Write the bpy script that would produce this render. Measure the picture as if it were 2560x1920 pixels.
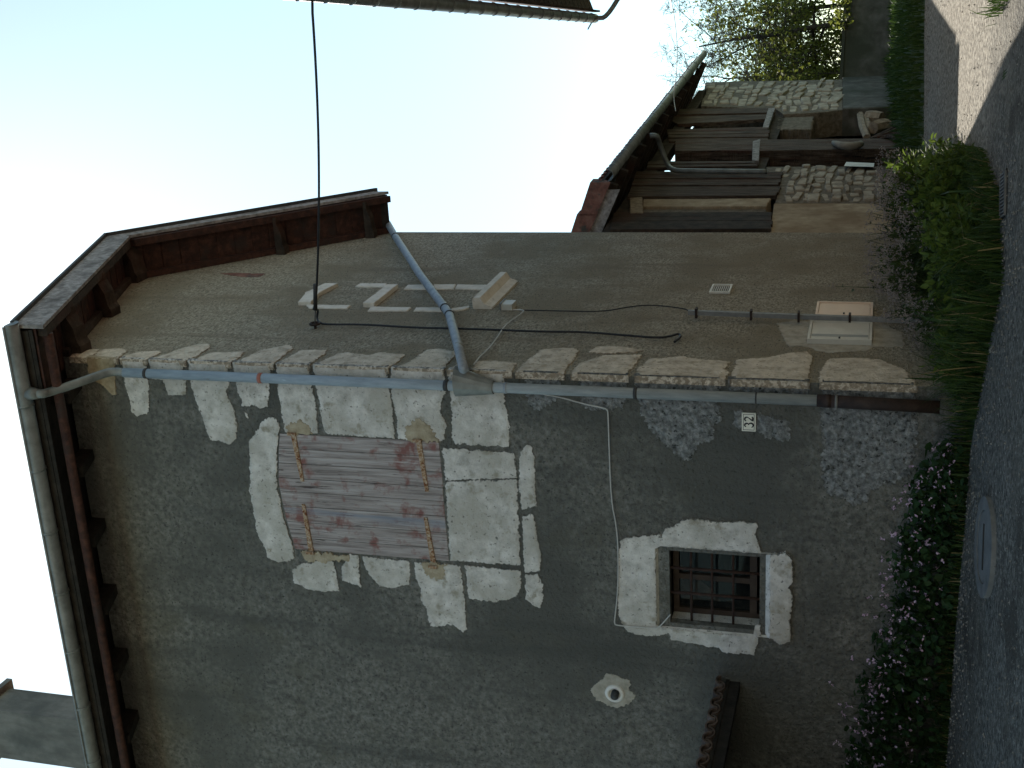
import bpy, math, random
import numpy as np
from math import radians, sin, cos, tan, pi
from mathutils import Vector, Matrix, noise as mn
random.seed(7); RNG = np.random.default_rng(11)
for o in list(bpy.data.objects): bpy.data.objects.remove(o)
S = bpy.context.scene
COL = S.collection

# ---------------------------------------------------------------- camera (held sideways: the photo lies on its side)
FPX = 3100.0; PITCH = radians(16.1); ROLL = radians(2.1); EYE = 1.6
FW = np.array([0, cos(PITCH), sin(PITCH)]); U0 = np.array([0, -sin(PITCH), cos(PITCH)]); R0 = np.array([1., 0, 0])
RT = cos(ROLL)*R0 + sin(ROLL)*U0; UPV = -sin(ROLL)*R0 + cos(ROLL)*U0
CAM = np.array([0, 0, EYE])
cd = bpy.data.cameras.new('camera'); cam = bpy.data.objects.new('camera', cd); COL.objects.link(cam)
cd.sensor_fit = 'HORIZONTAL'; cd.sensor_width = 36; cd.lens = 36*FPX/2560; cd.clip_start = .05; cd.clip_end = 2000
mw = Matrix.Identity(4)
for c, v in enumerate((-UPV, RT, -FW)):
    for r in range(3): mw[r][c] = v[r]
mw.translation = Vector(CAM); cam.matrix_world = mw
S.camera = cam

# ---------------------------------------------------------------- sky, sun, exposure
SUN_AZ = radians(-4); SUN_EL = radians(41.5)
w = bpy.data.worlds.new('World'); S.world = w; w.use_nodes = True
nt = w.node_tree; nt.nodes.clear()
sk = nt.nodes.new('ShaderNodeTexSky'); sk.sky_type = 'NISHITA'; sk.sun_disc = False
sk.sun_elevation = SUN_EL; sk.sun_rotation = SUN_AZ; sk.altitude = 600; sk.air_density = 1.0; sk.dust_density = .54; sk.ozone_density = 2.8
bg = nt.nodes.new('ShaderNodeBackground'); bg.inputs[1].default_value = 0.15
ou = nt.nodes.new('ShaderNodeOutputWorld')
wb = nt.nodes.new('ShaderNodeMix'); wb.data_type = 'RGBA'; wb.blend_type = 'MULTIPLY'; wb.inputs[0].default_value = 1; wb.inputs[7].default_value = (.94, .96, .76, 1)   # the camera's white balance
nt.links.new(sk.outputs[0], wb.inputs[6]); nt.links.new(wb.outputs[2], bg.inputs[0]); nt.links.new(bg.outputs[0], ou.inputs[0])
sl = bpy.data.lights.new('sun', 'SUN'); sl.energy = 5.0; sl.angle = radians(.53); sl.color = (1, .93, .82)
so = bpy.data.objects.new('sun', sl); COL.objects.link(so)
sd = Vector((sin(SUN_AZ)*cos(SUN_EL), cos(SUN_AZ)*cos(SUN_EL), sin(SUN_EL)))
so.rotation_euler = sd.to_track_quat('Z', 'Y').to_euler(); so.location = (0, 40, 40)
S.view_settings.view_transform = 'Standard'; S.view_settings.look = 'None'
S.view_settings.exposure = 0.85; S.view_settings.gamma = 1.0; S.view_settings.use_curve_mapping = False
S.render.engine = 'CYCLES'

# ---------------------------------------------------------------- places: planes measured from the photograph
def ray(x, y):
    return FW + RT*((960-y)/FPX) - UPV*((x-1280)/FPX)
def V(*a): return np.array(a, float)
class Plane:
    """vertical plane through P0, running along azimuth az, facing n"""
    def __init__(s, P0, az, n): s.P = V(P0[0], P0[1], 0); s.d = V(sin(az), cos(az), 0); s.n = V(*n, 0)
    def hit(s, x, y, off=0):
        q = ray(x, y); t = ((s.P + s.n*off - CAM) @ s.n)/(q @ s.n); return CAM + q*t
    def st(s, x, y, off=0):
        h = s.hit(x, y, off); return ((h-s.P) @ s.d, h[2])
    def at(s, a, z, off=0): return s.P + s.d*a + s.n*off + V(0, 0, z)
YA = radians(-71); YB = radians(21); YK = radians(23)
q = ray(2283, 965); C0 = CAM + q*10/q[1]
PA = Plane(C0, YA, (cos(YA)*-1, sin(YA)))
PB = Plane(C0, YB, (cos(YB), -sin(YB)))
PK = Plane((3.95, 21), YK, (cos(YK), -sin(YK)))
def Z(ox, oy, sc):
    return lambda pts: [(ox+x/sc, oy+y/sc) for x, y in pts]
Z2 = Z(0, 640, 2.572); Z4 = Z(600, 1000, 2.572); Z4b = Z(150, 850, 2.949); Z5 = Z(850, 600, 2.572)
Z6 = Z(1460, 1280, 2.592); Z6b = Z(1700, 680, 3.403); Z6c = Z(1500, 1250, 4.022); Z8 = Z(1700, 740, 2.572)
Z9 = Z(1700, 1600, 4.424); Zb = Z(1480, 100, 2.698); Zw = Z(720, 690, 3.568); Zv = Z(380, 440, 3.568)
ZB0 = Z(0, 560, 4.88)
GY = [-40, -10, 0, 4, 7.5, 9, 12, 17, 22, 30, 60, 400]; GZ = [-3, -.9, 0, .4, .74, .85, .95, 1.12, 1.27, 1.42, 1.7, 2.5]
def gz(x, y): return float(np.interp(y, GY, GZ))

# ---------------------------------------------------------------- mesh helpers
class MB:
    def __init__(s): s.v = []; s.f = []
    def add(s, vs, fs):
        b = len(s.v); s.v += [tuple(map(float, p)) for p in vs]; s.f += [tuple(i+b for i in f) for f in fs]; return s
    def prism(s, front, back):
        n = len(front)
        s.add(list(front)+list(back), [tuple(range(n)), tuple(range(2*n-1, n-1, -1))]+[(i, i+n, (i+1) % n+n, (i+1) % n) for i in range(n)]); return s
    def hexa(s, p):      # 8 points: 4 bottom ring, 4 top ring
        s.add(p, [(3, 2, 1, 0), (4, 5, 6, 7), (0, 1, 5, 4), (1, 2, 6, 5), (2, 3, 7, 6), (3, 0, 4, 7)]); return s
    def bar(s, a, b, wd, ht, up=(0, 0, 1), taper=1.0):
        a = V(*a); b = V(*b); d = b-a; d /= np.linalg.norm(d); up = V(*up); x = np.cross(d, up); x /= np.linalg.norm(x); y = np.cross(x, d)
        P = []
        for p, k in ((a, 1), (b, taper)):
            P += [p-x*wd/2*k-y*ht/2*k, p+x*wd/2*k-y*ht/2*k, p+x*wd/2*k+y*ht/2*k, p-x*wd/2*k+y*ht/2*k]
        s.hexa(P); return s
    def tube(s, path, r, n=10, cap=True, arc=None):
        path = [V(*p) for p in path]; rs = r if hasattr(r, '__len__') else [r]*len(path)
        rings = []; prev = None
        for i, p in enumerate(path):
            d = path[min(i+1, len(path)-1)]-path[max(i-1, 0)]; d = d/(np.linalg.norm(d)+1e-12)
            if prev is None:
                h = V(0, 0, 1) if abs(d[2]) < .9 else V(0, 1, 0); x = np.cross(d, h)
            else: x = prev - d*(prev @ d)
            x /= np.linalg.norm(x); prev = x; y = np.cross(d, x)
            rings.append([p+(x*cos(2*pi*k/n)+y*sin(2*pi*k/n))*rs[i] for k in range(n)])
        vs = [v for R in rings for v in R]; fs = []
        for i in range(len(path)-1):
            for k in range(n):
                fs.append((i*n+k, i*n+(k+1) % n, (i+1)*n+(k+1) % n, (i+1)*n+k))
        if cap: fs += [tuple(range(n-1, -1, -1)), tuple((len(path)-1)*n+k for k in range(n))]
        s.add(vs, fs); return s
def obj(name, mb, mat, parent=None, smooth=False, label=None, cat=None, group=None, kind=None):
    vs = np.array(mb.v); c = (vs.min(0)+vs.max(0))/2
    if parent is None: c = V(c[0], c[1], vs[:, 2].min())
    me = bpy.data.meshes.new(name); me.from_pydata((vs-c).tolist(), [], mb.f); me.update()
    if smooth: me.polygons.foreach_set('use_smooth', [True]*len(me.polygons))
    if mat: me.materials.append(mat)
    o = bpy.data.objects.new(name, me); COL.objects.link(o)
    if parent is not None: o.parent = parent; o.location = Vector(c)-WL[parent.name]
    else: o.location = Vector(c)
    WL[o.name] = Vector(c); tag(o, label, cat, group, kind); return o
WL = {}
def tag(o, label=None, cat=None, group=None, kind=None):
    for k, v in (('label', label), ('category', cat), ('group', group), ('kind', kind)):
        if v: o[k] = v
def thing(name, loc, label, cat, group=None):
    o = bpy.data.objects.new(name, None); COL.objects.link(o); o.location = loc; o.empty_display_size = .1
    WL[o.name] = Vector(loc); tag(o, label, cat, group); return o
def inst(src, name, loc, parent, rot=(0, 0, 0), scale=(1, 1, 1)):
    o = bpy.data.objects.new(name, src); COL.objects.link(o); o.parent = parent
    o.location = Vector(loc)-WL[parent.name]; o.rotation_euler = rot; o.scale = scale; WL[o.name] = Vector(loc); return o
def ragged(poly, step, amp, seed):
    out = []; n = len(poly)
    for i in range(n):
        a = V(*poly[i]); b = V(*poly[(i+1) % n]); L = np.linalg.norm(b-a); k = max(1, int(L/step))
        nrm = V(-(b-a)[1], (b-a)[0])/(L+1e-9)
        for j in range(k):
            p = a+(b-a)*j/k
            h = mn.noise(Vector((p[0]*14+seed, p[1]*14, seed*1.7)))*amp*.9 + mn.noise(Vector((p[0]*47, p[1]*47+seed, 3.3)))*amp*.9 + (RNG.random()-.5)*amp*.55
            out.append(p+nrm*h)
    return out
def plate(name, poly, plane, off, back, mat, parent, rag=0, bev=.006, inset=None, corner=None, seed=None, kind=None, px=True, **kw):
    """a piece lying in a wall plane: outline (photo points or s,z) -> solid with bevelled face"""
    st = [plane.st(x, y, 0) for x, y in poly] if px else list(poly)
    if corner: st = [((-corner if abs(a) < .07 else a), z) for a, z in st]
    if rag: st = ragged(st, .010 if rag > .004 else .05, rag, random.random()*50 if seed is None else seed)
    if corner: st = [V(-corner if abs(a_) < .032 or a_ < 0 else a_, z_) for a_, z_ in st]
    c = np.mean(np.array(st), 0); m = MB(); f = []; g = []; b = []
    for p in st:
        p = V(*p); d = c-p; L = np.linalg.norm(d)+1e-9; k = min(inset or bev*1.2, L*.45)
        pi_ = p+d/L*k
        f.append(plane.at(pi_[0], pi_[1], off)); g.append(plane.at(p[0], p[1], off-bev)); b.append(plane.at(p[0], p[1], back))
    n = len(f)
    m.add(f+g+b, [tuple(range(n))]+[(i, i+n, (i+1) % n+n, (i+1) % n) for i in range(n)]+[(i+n, i+2*n, (i+1) % n+2*n, (i+1) % n+n) for i in range(n)]+[tuple(range(3*n-1, 2*n-1, -1))])
    o = obj(name, m, mat, parent, kind=kind, **kw)
    at = o.data.attributes.new('edge', 'FLOAT', 'POINT'); at.data.foreach_set('value', [1.0]*n+[0.0]*(2*n))
    return o
def block(plane, s0, s1, z0, z1, o0, o1, m=None):
    m = m or MB()
    m.hexa([plane.at(s0, z0, o0), plane.at(s1, z0, o0), plane.at(s1, z0, o1), plane.at(s0, z0, o1), plane.at(s0, z1, o0), plane.at(s1, z1, o0), plane.at(s1, z1, o1), plane.at(s0, z1, o1)]); return m

# ---------------------------------------------------------------- materials
def M(name, cols, scale=6, rough=.9, bump=.3, bscale=60, stretch=(1, 1, 1), detail=8, big=None, bigscale=.7, metal=0, spec=.3, spots=None, dist=.02, bigpos=(.42, .62), bdet=6, warp=0, streak=None, edge=None):
    m = bpy.data.materials.new(name); m.use_nodes = True; t = m.node_tree; N = t.nodes; L = t.links
    b = N['Principled BSDF']; b.inputs['Roughness'].default_value = rough; b.inputs['Metallic'].default_value = metal
    b.inputs['Specular IOR Level'].default_value = spec
    g = N.new('ShaderNodeNewGeometry'); mp = N.new('ShaderNodeMapping'); mp.inputs['Scale'].default_value = stretch
    L.new(g.outputs['Position'], mp.inputs['Vector'])
    def nz(sc, det=8, vec=None, rg=.6):
        n = N.new('ShaderNodeTexNoise'); n.inputs['Scale'].default_value = sc; n.inputs['Detail'].default_value = det; n.inputs['Roughness'].default_value = rg
        n.inputs['Distortion'].default_value = warp
        L.new(vec or mp.outputs[0], n.inputs['Vector']); return n.outputs['Fac']
    r = N.new('ShaderNodeValToRGB'); el = r.color_ramp.elements
    k = len(cols); pos = [.32+.36*i/(k-1) for i in range(k)]
    while len(el) < k: el.new(.5)
    for e, p, c in zip(el, pos, cols): e.position = p; e.color = (*c, 1)
    L.new(nz(scale, detail), r.inputs[0]); col = r.outputs[0]
    def mix(fac, a, bb):
        x = N.new('ShaderNodeMix'); x.data_type = 'RGBA'; L.new(fac, x.inputs[0]); L.new(a, x.inputs[6])
        if hasattr(bb, 'default_value'): L.new(bb, x.inputs[7])
        else: x.inputs[7].default_value = (*bb, 1)
        return x.outputs[2]
    def step(fac, lo, hi):
        x = N.new('ShaderNodeMapRange'); x.inputs[1].default_value = lo; x.inputs[2].default_value = hi; L.new(fac, x.inputs[0]); return x.outputs[0]
    if big: col = mix(step(nz(bigscale, 5, g.outputs['Position']), *bigpos), col, big)
    if spots:
        for (c, sc, lo, hi) in spots: col = mix(step(nz(sc, 6), lo, hi), col, c)
    if streak:
        mp2 = N.new('ShaderNodeMapping'); mp2.inputs['Scale'].default_value = streak[3]; L.new(g.outputs['Position'], mp2.inputs['Vector'])
        col = mix(step(nz(1.0, 5, mp2.outputs[0]), streak[1], streak[2]), col, streak[0])
    if edge:
        at = N.new('ShaderNodeAttribute'); at.attribute_name = 'edge'
        ma = N.new('ShaderNodeMath'); ma.operation = 'MULTIPLY_ADD'; L.new(nz(30, 7), ma.inputs[0]); ma.inputs[1].default_value = 2.2; L.new(at.outputs['Fac'], ma.inputs[2])
        inv = N.new('ShaderNodeMapRange'); inv.inputs[1].default_value = 1.02; inv.inputs[2].default_value = 1.22; inv.inputs[3].default_value = 1; inv.inputs[4].default_value = 0; L.new(ma.outputs[0], inv.inputs[0])
        col = mix(inv.outputs[0], col, edge)
    L.new(col, b.inputs['Base Color'])
    if bump:
        bp = N.new('ShaderNodeBump'); bp.inputs['Strength'].default_value = bump; bp.inputs['Distance'].default_value = dist
        L.new(nz(bscale, bdet), bp.inputs['Height']); L.new(bp.outputs[0], b.inputs['Normal'])
    return m
MAT = dict(
 renderA=M('cement_render', [(.095, .092, .078), (.17, .163, .14), (.25, .24, .21)], 20, .95, 1.0, 30, big=(.11, .107, .092), bigscale=.7, bigpos=(.44, .60), dist=.05, spots=[((.12, .112, .082), 1.7, .54, .78), ((.26, .255, .23), 60, .64, .76), ((.06, .06, .05), 36, .58, .68)], streak=((.08, .08, .07), .52, .80, (4, 4, .3))),
 renderB=M('bounce_warmed_render', [(.20, .172, .122), (.40, .352, .262), (.60, .53, .405)], 22, .95, 1.0, 26, stretch=(1, 1, 2.0), big=(.31, .262, .18), bigscale=.9, bigpos=(.44, .6), dist=.07, streak=((.24, .20, .14), .54, .80, (3.5, 3.5, .6)), spots=[((.11, .09, .062), 34, .56, .66), ((.45, .39, .30), 5, .60, .74), ((.48, .41, .31), 80, .65, .74)]),  # gable render: warm bounce from the sunlit ground is put into this colour
 stone=M('limestone', [(.38, .355, .315), (.565, .53, .48), (.68, .645, .59)], 9, .9, .6, 34, big=(.42, .39, .335), bigscale=3, spots=[((.17, .16, .138), 30, .61, .68), ((.21, .20, .175), 80, .64, .70), ((.30, .27, .21), 7, .58, .7)], dist=.03, edge=(.15, .145, .13)),
 stone_plain=M('dressed_surround', [(.44, .415, .375), (.59, .56, .515), (.69, .66, .61)], 9, .9, .4, 34, spots=[((.20, .19, .165), 34, .60, .66)], dist=.02),
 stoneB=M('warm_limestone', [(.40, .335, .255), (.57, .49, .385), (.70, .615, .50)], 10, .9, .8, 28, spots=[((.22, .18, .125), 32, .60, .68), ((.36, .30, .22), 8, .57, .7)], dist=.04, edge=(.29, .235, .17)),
 dressed=M('dressed_limestone', [(.52, .47, .39), (.62, .56, .47), (.68, .63, .55)], 10, .85, .2, 60, spots=[((.34, .29, .22), 22, .63, .72)]),
 rough=M('rough_stone', [(.11, .112, .106), (.24, .24, .228), (.42, .415, .395)], 24, .95, 1.0, 22, spots=[((.05, .05, .045), 26, .57, .65)], dist=.10, edge=(.13, .128, .115)),
 patch=M('tan_cement', [(.24, .19, .12), (.34, .28, .19), (.42, .36, .26)], 14, .95, .5, 50),
 palepatch=M('pale_cement', [(.27, .25, .20), (.36, .33, .27), (.42, .39, .33)], 14, .95, .5, 50),
 shutter=M('weathered_shutter_wood', [(.17, .14, .128), (.31, .268, .248), (.42, .38, .36)], 3.0, .8, .6, 5, stretch=(11, 11, .6), big=(.21, .095, .08), bigscale=5.5, bigpos=(.53, .66), spots=[((.20, .215, .25), .5, .60, .74), ((.06, .044, .04), 5.5, .62, .67), ((.50, .46, .44), 3.1, .66, .72)], dist=.03, warp=.25),
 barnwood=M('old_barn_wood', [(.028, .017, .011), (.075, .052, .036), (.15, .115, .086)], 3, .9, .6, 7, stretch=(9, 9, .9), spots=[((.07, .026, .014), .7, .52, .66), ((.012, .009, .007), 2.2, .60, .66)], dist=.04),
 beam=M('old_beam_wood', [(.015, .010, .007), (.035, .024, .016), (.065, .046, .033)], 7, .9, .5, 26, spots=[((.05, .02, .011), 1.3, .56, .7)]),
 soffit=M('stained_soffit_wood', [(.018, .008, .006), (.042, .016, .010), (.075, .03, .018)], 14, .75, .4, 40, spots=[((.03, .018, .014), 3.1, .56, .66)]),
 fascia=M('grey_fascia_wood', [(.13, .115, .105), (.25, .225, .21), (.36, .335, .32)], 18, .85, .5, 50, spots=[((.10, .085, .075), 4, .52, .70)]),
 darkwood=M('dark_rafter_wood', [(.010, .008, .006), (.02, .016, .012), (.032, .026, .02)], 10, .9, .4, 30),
 zinc=M('zinc', [(.13, .135, .125), (.19, .197, .185), (.24, .25, .235)], 7, .5, .15, 20, metal=.35, spots=[((.13, .13, .115), 4, .6, .7)]),
 pipe=M('blue_grey_pipe', [(.215, .245, .262), (.275, .31, .33), (.33, .365, .385)], 5, .5, .1, 18, stretch=(6, 6, 1), spots=[((.42, .47, .50), 2.3, .64, .68), ((.15, .14, .12), 4.2, .66, .72)]),
 zincpipe=M('weathered_zinc_pipe', [(.20, .215, .23), (.27, .29, .31), (.34, .36, .375)], 9, .55, .15, 18, metal=.2, spots=[((.17, .14, .10), 9, .62, .68)]),
 castiron=M('brown_cast_iron', [(.014, .009, .007), (.028, .016, .012), (.045, .027, .02)], 12, .7, .3, 40),
 strap=M('dark_strap', [(.03, .03, .03), (.06, .058, .055)], 20, .7, .2, 40),
 redband=M('red_tape', [(.30, .10, .07), (.38, .16, .12)], 40, .7, .1, 40),
 rust=M('rusty_iron', [(.20, .09, .03), (.34, .22, .13), (.50, .42, .33)], 45, .85, .5, 80, spots=[((.16, .05, .015), 30, .55, .63)]),
 barrust=M('rusty_bars', [(.018, .010, .007), (.035, .018, .013), (.065, .035, .025)], 30, .9, .4, 60),
 tile=M('clay_tile', [(.10, .045, .035), (.17, .075, .055), (.22, .12, .09)], 9, .9, .4, 40, spots=[((.06, .055, .045), 5, .55, .65)]),
 ptile=M('grimy_clay_tile', [(.05, .035, .028), (.09, .06, .045), (.15, .11, .09)], 9, .9, .4, 40),
 oldconcrete=M('mossy_concrete', [(.06, .054, .043), (.10, .092, .078), (.145, .135, .117)], 4, .95, .4, 30, big=(.045, .047, .032), bigscale=.9),
 concrete=M('concrete', [(.13, .125, .115), (.19, .185, .17), (.25, .245, .225)], 5, .95, .4, 40, big=(.10, .098, .09), bigscale=1.5),
 chimney=M('chimney_render', [(.11, .104, .094), (.165, .158, .143), (.21, .203, .187)], 4, .95, .3, 30, stretch=(1.6, 1.6, .5), big=(.10, .10, .092), bigscale=1.8),
 plaster=M('tan_plaster', [(.25, .185, .112), (.37, .285, .185), (.46, .37, .255)], 6, .95, .4, 30, big=(.24, .165, .095), bigscale=1.2),
 mortar=M('mortar', [(.085, .067, .047), (.145, .117, .085), (.21, .175, .135)], 14, .95, .6, 40),
 rubble=M('rubble_stone', [(.19, .15, .108), (.34, .28, .21), (.48, .41, .32)], 5, .9, .6, 26),
 gravel=M('pale_gravel', [(.11, .10, .083), (.225, .205, .175), (.36, .335, .295)], 30, .95, .8, 40, dist=.04, spots=[((.10, .088, .07), 22, .60, .68), ((.22, .20, .16), 1.1, .5, .75)]),
 asphalt=M('asphalt', [(.045, .042, .037), (.14, .133, .117), (.30, .285, .25)], 26, .92, 1.0, 24, dist=.09, spots=[((.14, .128, .105), 1.6, .48, .75), ((.075, .069, .058), .9, .55, .62), ((.46, .44, .39), 40, .61, .68), ((.03, .028, .024), 30, .57, .66)], detail=6, bdet=5),
 soil=M('earth', [(.05, .042, .03), (.085, .07, .05), (.12, .10, .075)], 12, .95, .6, 30),
 meadow=M('grassy_ground', [(.02, .038, .010), (.035, .062, .016), (.055, .075, .024)], 9, .95, .6, 40),
 white=M('white_plastic', [(.60, .58, .53), (.70, .68, .63)], 14, .5, .03, 40),
 grille=M('grille_plastic', [(.55, .52, .46), (.66, .63, .57)], 14, .5, .03, 40),
 pink=M('beige_box', [(.68, .51, .385), (.74, .56, .43)], 10, .5, .03, 40),
 greybox=M('grey_box', [(.46, .44, .385), (.53, .51, .45)], 10, .5, .03, 40),
 stripe=M('grey_stripe', [(.20, .21, .20), (.24, .25, .24)], 10, .5, .03, 40),
 enamel=M('enamel', [(.62, .60, .50), (.70, .68, .58)], 20, .35, .03, 40),
 black=M('black_paint', [(.012, .012, .012), (.02, .02, .02)], 20, .5, .03, 40),
 cable=M('black_cable', [(.012, .012, .013), (.025, .025, .026)], 20, .55, .03, 40),
 wcable=M('white_cable', [(.42, .40, .36), (.52, .50, .46)], 20, .6, .03, 40),
 conduit=M('grey_conduit', [(.16, .162, .158), (.235, .238, .233)], 16, .6, .1, 40, metal=.3),
 bark=M('bark', [(.035, .027, .02), (.07, .055, .04)], 12, .95, .5, 30),
 cloth=M('pale_cloth', [(.22, .195, .16), (.30, .27, .225)], 10, .95, .3, 30),
 log=M('split_wood', [(.16, .12, .08), (.26, .20, .14), (.34, .28, .21)], 12, .95, .5, 30),
 rope=M('blue_rope', [(.02, .10, .12), (.03, .16, .18)], 20, .8, .1, 30),
 greygrate=M('worn_grate', [(.09, .09, .088), (.14, .14, .135)], 20, .7, .2, 40, metal=.3),
 manhole=M('manhole_concrete', [(.095, .096, .094), (.135, .135, .131), (.17, .168, .162)], 9, .8, .3, 60),
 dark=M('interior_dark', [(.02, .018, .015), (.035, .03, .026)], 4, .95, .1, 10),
 frame=M('brown_window_wood', [(.03, .02, .014), (.055, .04, .03)], 14, .7, .2, 30),
 ladder=M('yellow_ladder_wood', [(.26, .18, .08), (.36, .26, .13)], 14, .8, .2, 30),
 nwall=M('cream_render', [(.42, .38, .31), (.52, .475, .40), (.58, .54, .46)], 8, .95, .5, 50),
)
def grit_on_road(m):
    t = m.node_tree; N = t.nodes; L = t.links; b = N['Principled BSDF']; src = b.inputs['Base Color'].links[0].from_socket
    g = N.new('ShaderNodeNewGeometry'); sx = N.new('ShaderNodeSeparateXYZ'); L.new(g.outputs['Position'], sx.inputs[0])
    n = N.new('ShaderNodeTexNoise'); n.inputs['Scale'].default_value = 1.6; n.inputs['Detail'].default_value = 9; n.inputs['Roughness'].default_value = .7; L.new(g.outputs['Position'], n.inputs['Vector'])
    a1 = N.new('ShaderNodeMath'); a1.operation = 'MULTIPLY_ADD'; L.new(sx.outputs[0], a1.inputs[0]); a1.inputs[1].default_value = .6; L.new(sx.outputs[1], a1.inputs[2])
    a2 = N.new('ShaderNodeMath'); a2.operation = 'MULTIPLY_ADD'; L.new(n.outputs['Fac'], a2.inputs[0]); a2.inputs[1].default_value = 3.0; L.new(a1.outputs[0], a2.inputs[2])
    mr_ = N.new('ShaderNodeMapRange'); mr_.inputs[1].default_value = 11.2; mr_.inputs[2].default_value = 12.6; L.new(a2.outputs[0], mr_.inputs[0])
    n2 = N.new('ShaderNodeTexNoise'); n2.inputs['Scale'].default_value = 28; n2.inputs['Detail'].default_value = 7; L.new(g.outputs['Position'], n2.inputs['Vector'])
    r_ = N.new('ShaderNodeValToRGB'); r_.color_ramp.elements[0].position = .34; r_.color_ramp.elements[1].position = .66; r_.color_ramp.elements[0].color = (.11, .10, .083, 1); r_.color_ramp.elements[1].color = (.50, .465, .40, 1); L.new(n2.outputs['Fac'], r_.inputs[0])
    x = N.new('ShaderNodeMix'); x.data_type = 'RGBA'; L.new(mr_.outputs[0], x.inputs[0]); L.new(src, x.inputs[6]); L.new(r_.outputs[0], x.inputs[7]); L.new(x.outputs[2], b.inputs['Base Color'])
grit_on_road(MAT['asphalt'])
def leafmat(name, c1, c2, trans=.35, rough=.6):
    m = bpy.data.materials.new(name); m.use_nodes = True; t = m.node_tree; N = t.nodes; L = t.links
    b = N['Principled BSDF']; b.inputs['Roughness'].default_value = rough; b.inputs['Specular IOR Level'].default_value = .25
    g = N.new('ShaderNodeNewGeometry'); n = N.new('ShaderNodeTexNoise'); n.inputs['Scale'].default_value = 9; n.inputs['Detail'].default_value = 5
    L.new(g.outputs['Position'], n.inputs['Vector']); r = N.new('ShaderNodeValToRGB')
    r.color_ramp.elements[0].position = .35; r.color_ramp.elements[1].position = .65
    r.color_ramp.elements[0].color = (*c1, 1); r.color_ramp.elements[1].color = (*c2, 1)
    L.new(n.outputs['Fac'], r.inputs[0]); L.new(r.outputs[0], b.inputs['Base Color'])
    tr = N.new('ShaderNodeBsdfTranslucent'); L.new(r.outputs[0], tr.inputs['Color'])
    mx = N.new('ShaderNodeMixShader'); mx.inputs[0].default_value = trans
    L.new(b.outputs[0], mx.inputs[1]); L.new(tr.outputs[0], mx.inputs[2]); L.new(mx.outputs[0], N['Material Output'].inputs['Surface'])
    return m
MAT['leaf'] = leafmat('border_leaf', (.018, .042, .014), (.035, .075, .022))
MAT['grass'] = leafmat('grass_blade', (.022, .048, .010), (.06, .098, .02), .4)
MAT['dry'] = leafmat('dry_grass', (.16, .12, .05), (.25, .19, .08), .3)
MAT['weed'] = leafmat('weed_leaf', (.03, .055, .018), (.065, .10, .03), .4)
MAT['flower'] = leafmat('pink_flower', (.55, .36, .52), (.74, .58, .70), .3)
MAT['seed'] = leafmat('grey_seed_head', (.22, .19, .185), (.38, .34, .32), .35)
MAT['shrub'] = leafmat('shrub_leaf', (.05, .09, .015), (.12, .165, .03), .5)
MAT['treeleaf'] = leafmat('yellow_green_leaf', (.10, .125, .02), (.19, .20, .04), .55)
def glassmat():
    m = bpy.data.materials.new('window_glass'); m.use_nodes = True; b = m.node_tree.nodes['Principled BSDF']
    b.inputs['Base Color'].default_value = (.02, .022, .02, 1); b.inputs['Roughness'].default_value = .06; b.inputs['Specular IOR Level'].default_value = .16
    b.inputs['Alpha'].default_value = .4
    return m
MAT['glass'] = glassmat()

# ================================================================ the ground
def sheet(name, ytop, x0, x1, y0, nx, ny, dz, mat, label=None):
    m = MB(); xs = np.linspace(x0, x1, nx)
    for x in xs:
        for j in range(ny):
            y = y0+(ytop(x)-y0)*(j/(ny-1))**.8; z = gz(x, y)+dz + .012*mn.noise(Vector((x*.8, y*.8, 2)))
            m.v.append((x, y, z))
    for i in range(nx-1):
        for j in range(ny-1): m.f.append((i*ny+j, (i+1)*ny+j, (i+1)*ny+j+1, i*ny+j+1))
    o = obj(name, m, mat, None, True, kind='structure'); return o
def ground_sheet():
    m = MB(); xs = [-400, -120, -40] + list(np.arange(-20, 20.1, 1)) + [40, 120, 400]; ys = [-400, -120, -40] + list(np.arange(-20, 40.1, .8)) + [60, 120, 250, 400]
    for x in xs:
        for y in ys: m.v.append((x, y, gz(x, y) + (.012*mn.noise(Vector((x*.8, y*.8, 2))) if abs(x) < 30 and -30 < y < 50 else 0) - .01))
    n = len(ys)
    for i in range(len(xs)-1):
        for j in range(n-1): m.f.append((i*n+j, (i+1)*n+j, (i+1)*n+j+1, i*n+j+1))
    obj('ground', m, MAT['meadow'], None, True, kind='structure')
ground_sheet()
RX = [-20, -.40, .25, .75, 1.35, 1.8, 2.15, 2.35, 2.7, 6, 10]
RY = [float((PA.P+PA.d*21+PA.n*.42)[1]), 9.72, 9.0, 8.45, 8.7, 9.5, 11.2, 14.6, 15.6, 16.8, 18]
sheet('road', lambda x: float(np.interp(x, RX, RY)), -20, 10, -14, 160, 90, .004, MAT['asphalt'])



# ================================================================ the house
def H(s, t, z): return PA.P + PA.d*s + PB.d*t + V(0, 0, z)
BASE = tuple(H(2.4, 2.4, .7))
house = thing('rendered_house', BASE, 'old two-storey house with grey cement render, exposed quoin stones and one barred window', 'house')
ZB = .3; SL = 7.2; TB = 4.92; AP = (2.60, 9.80); ZT = 8.87; ZR = 7.50; OV = .50
SF = (AP[1]-ZT)/AP[0]; SR = (AP[1]-ZR)/(TB-AP[0])
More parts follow.
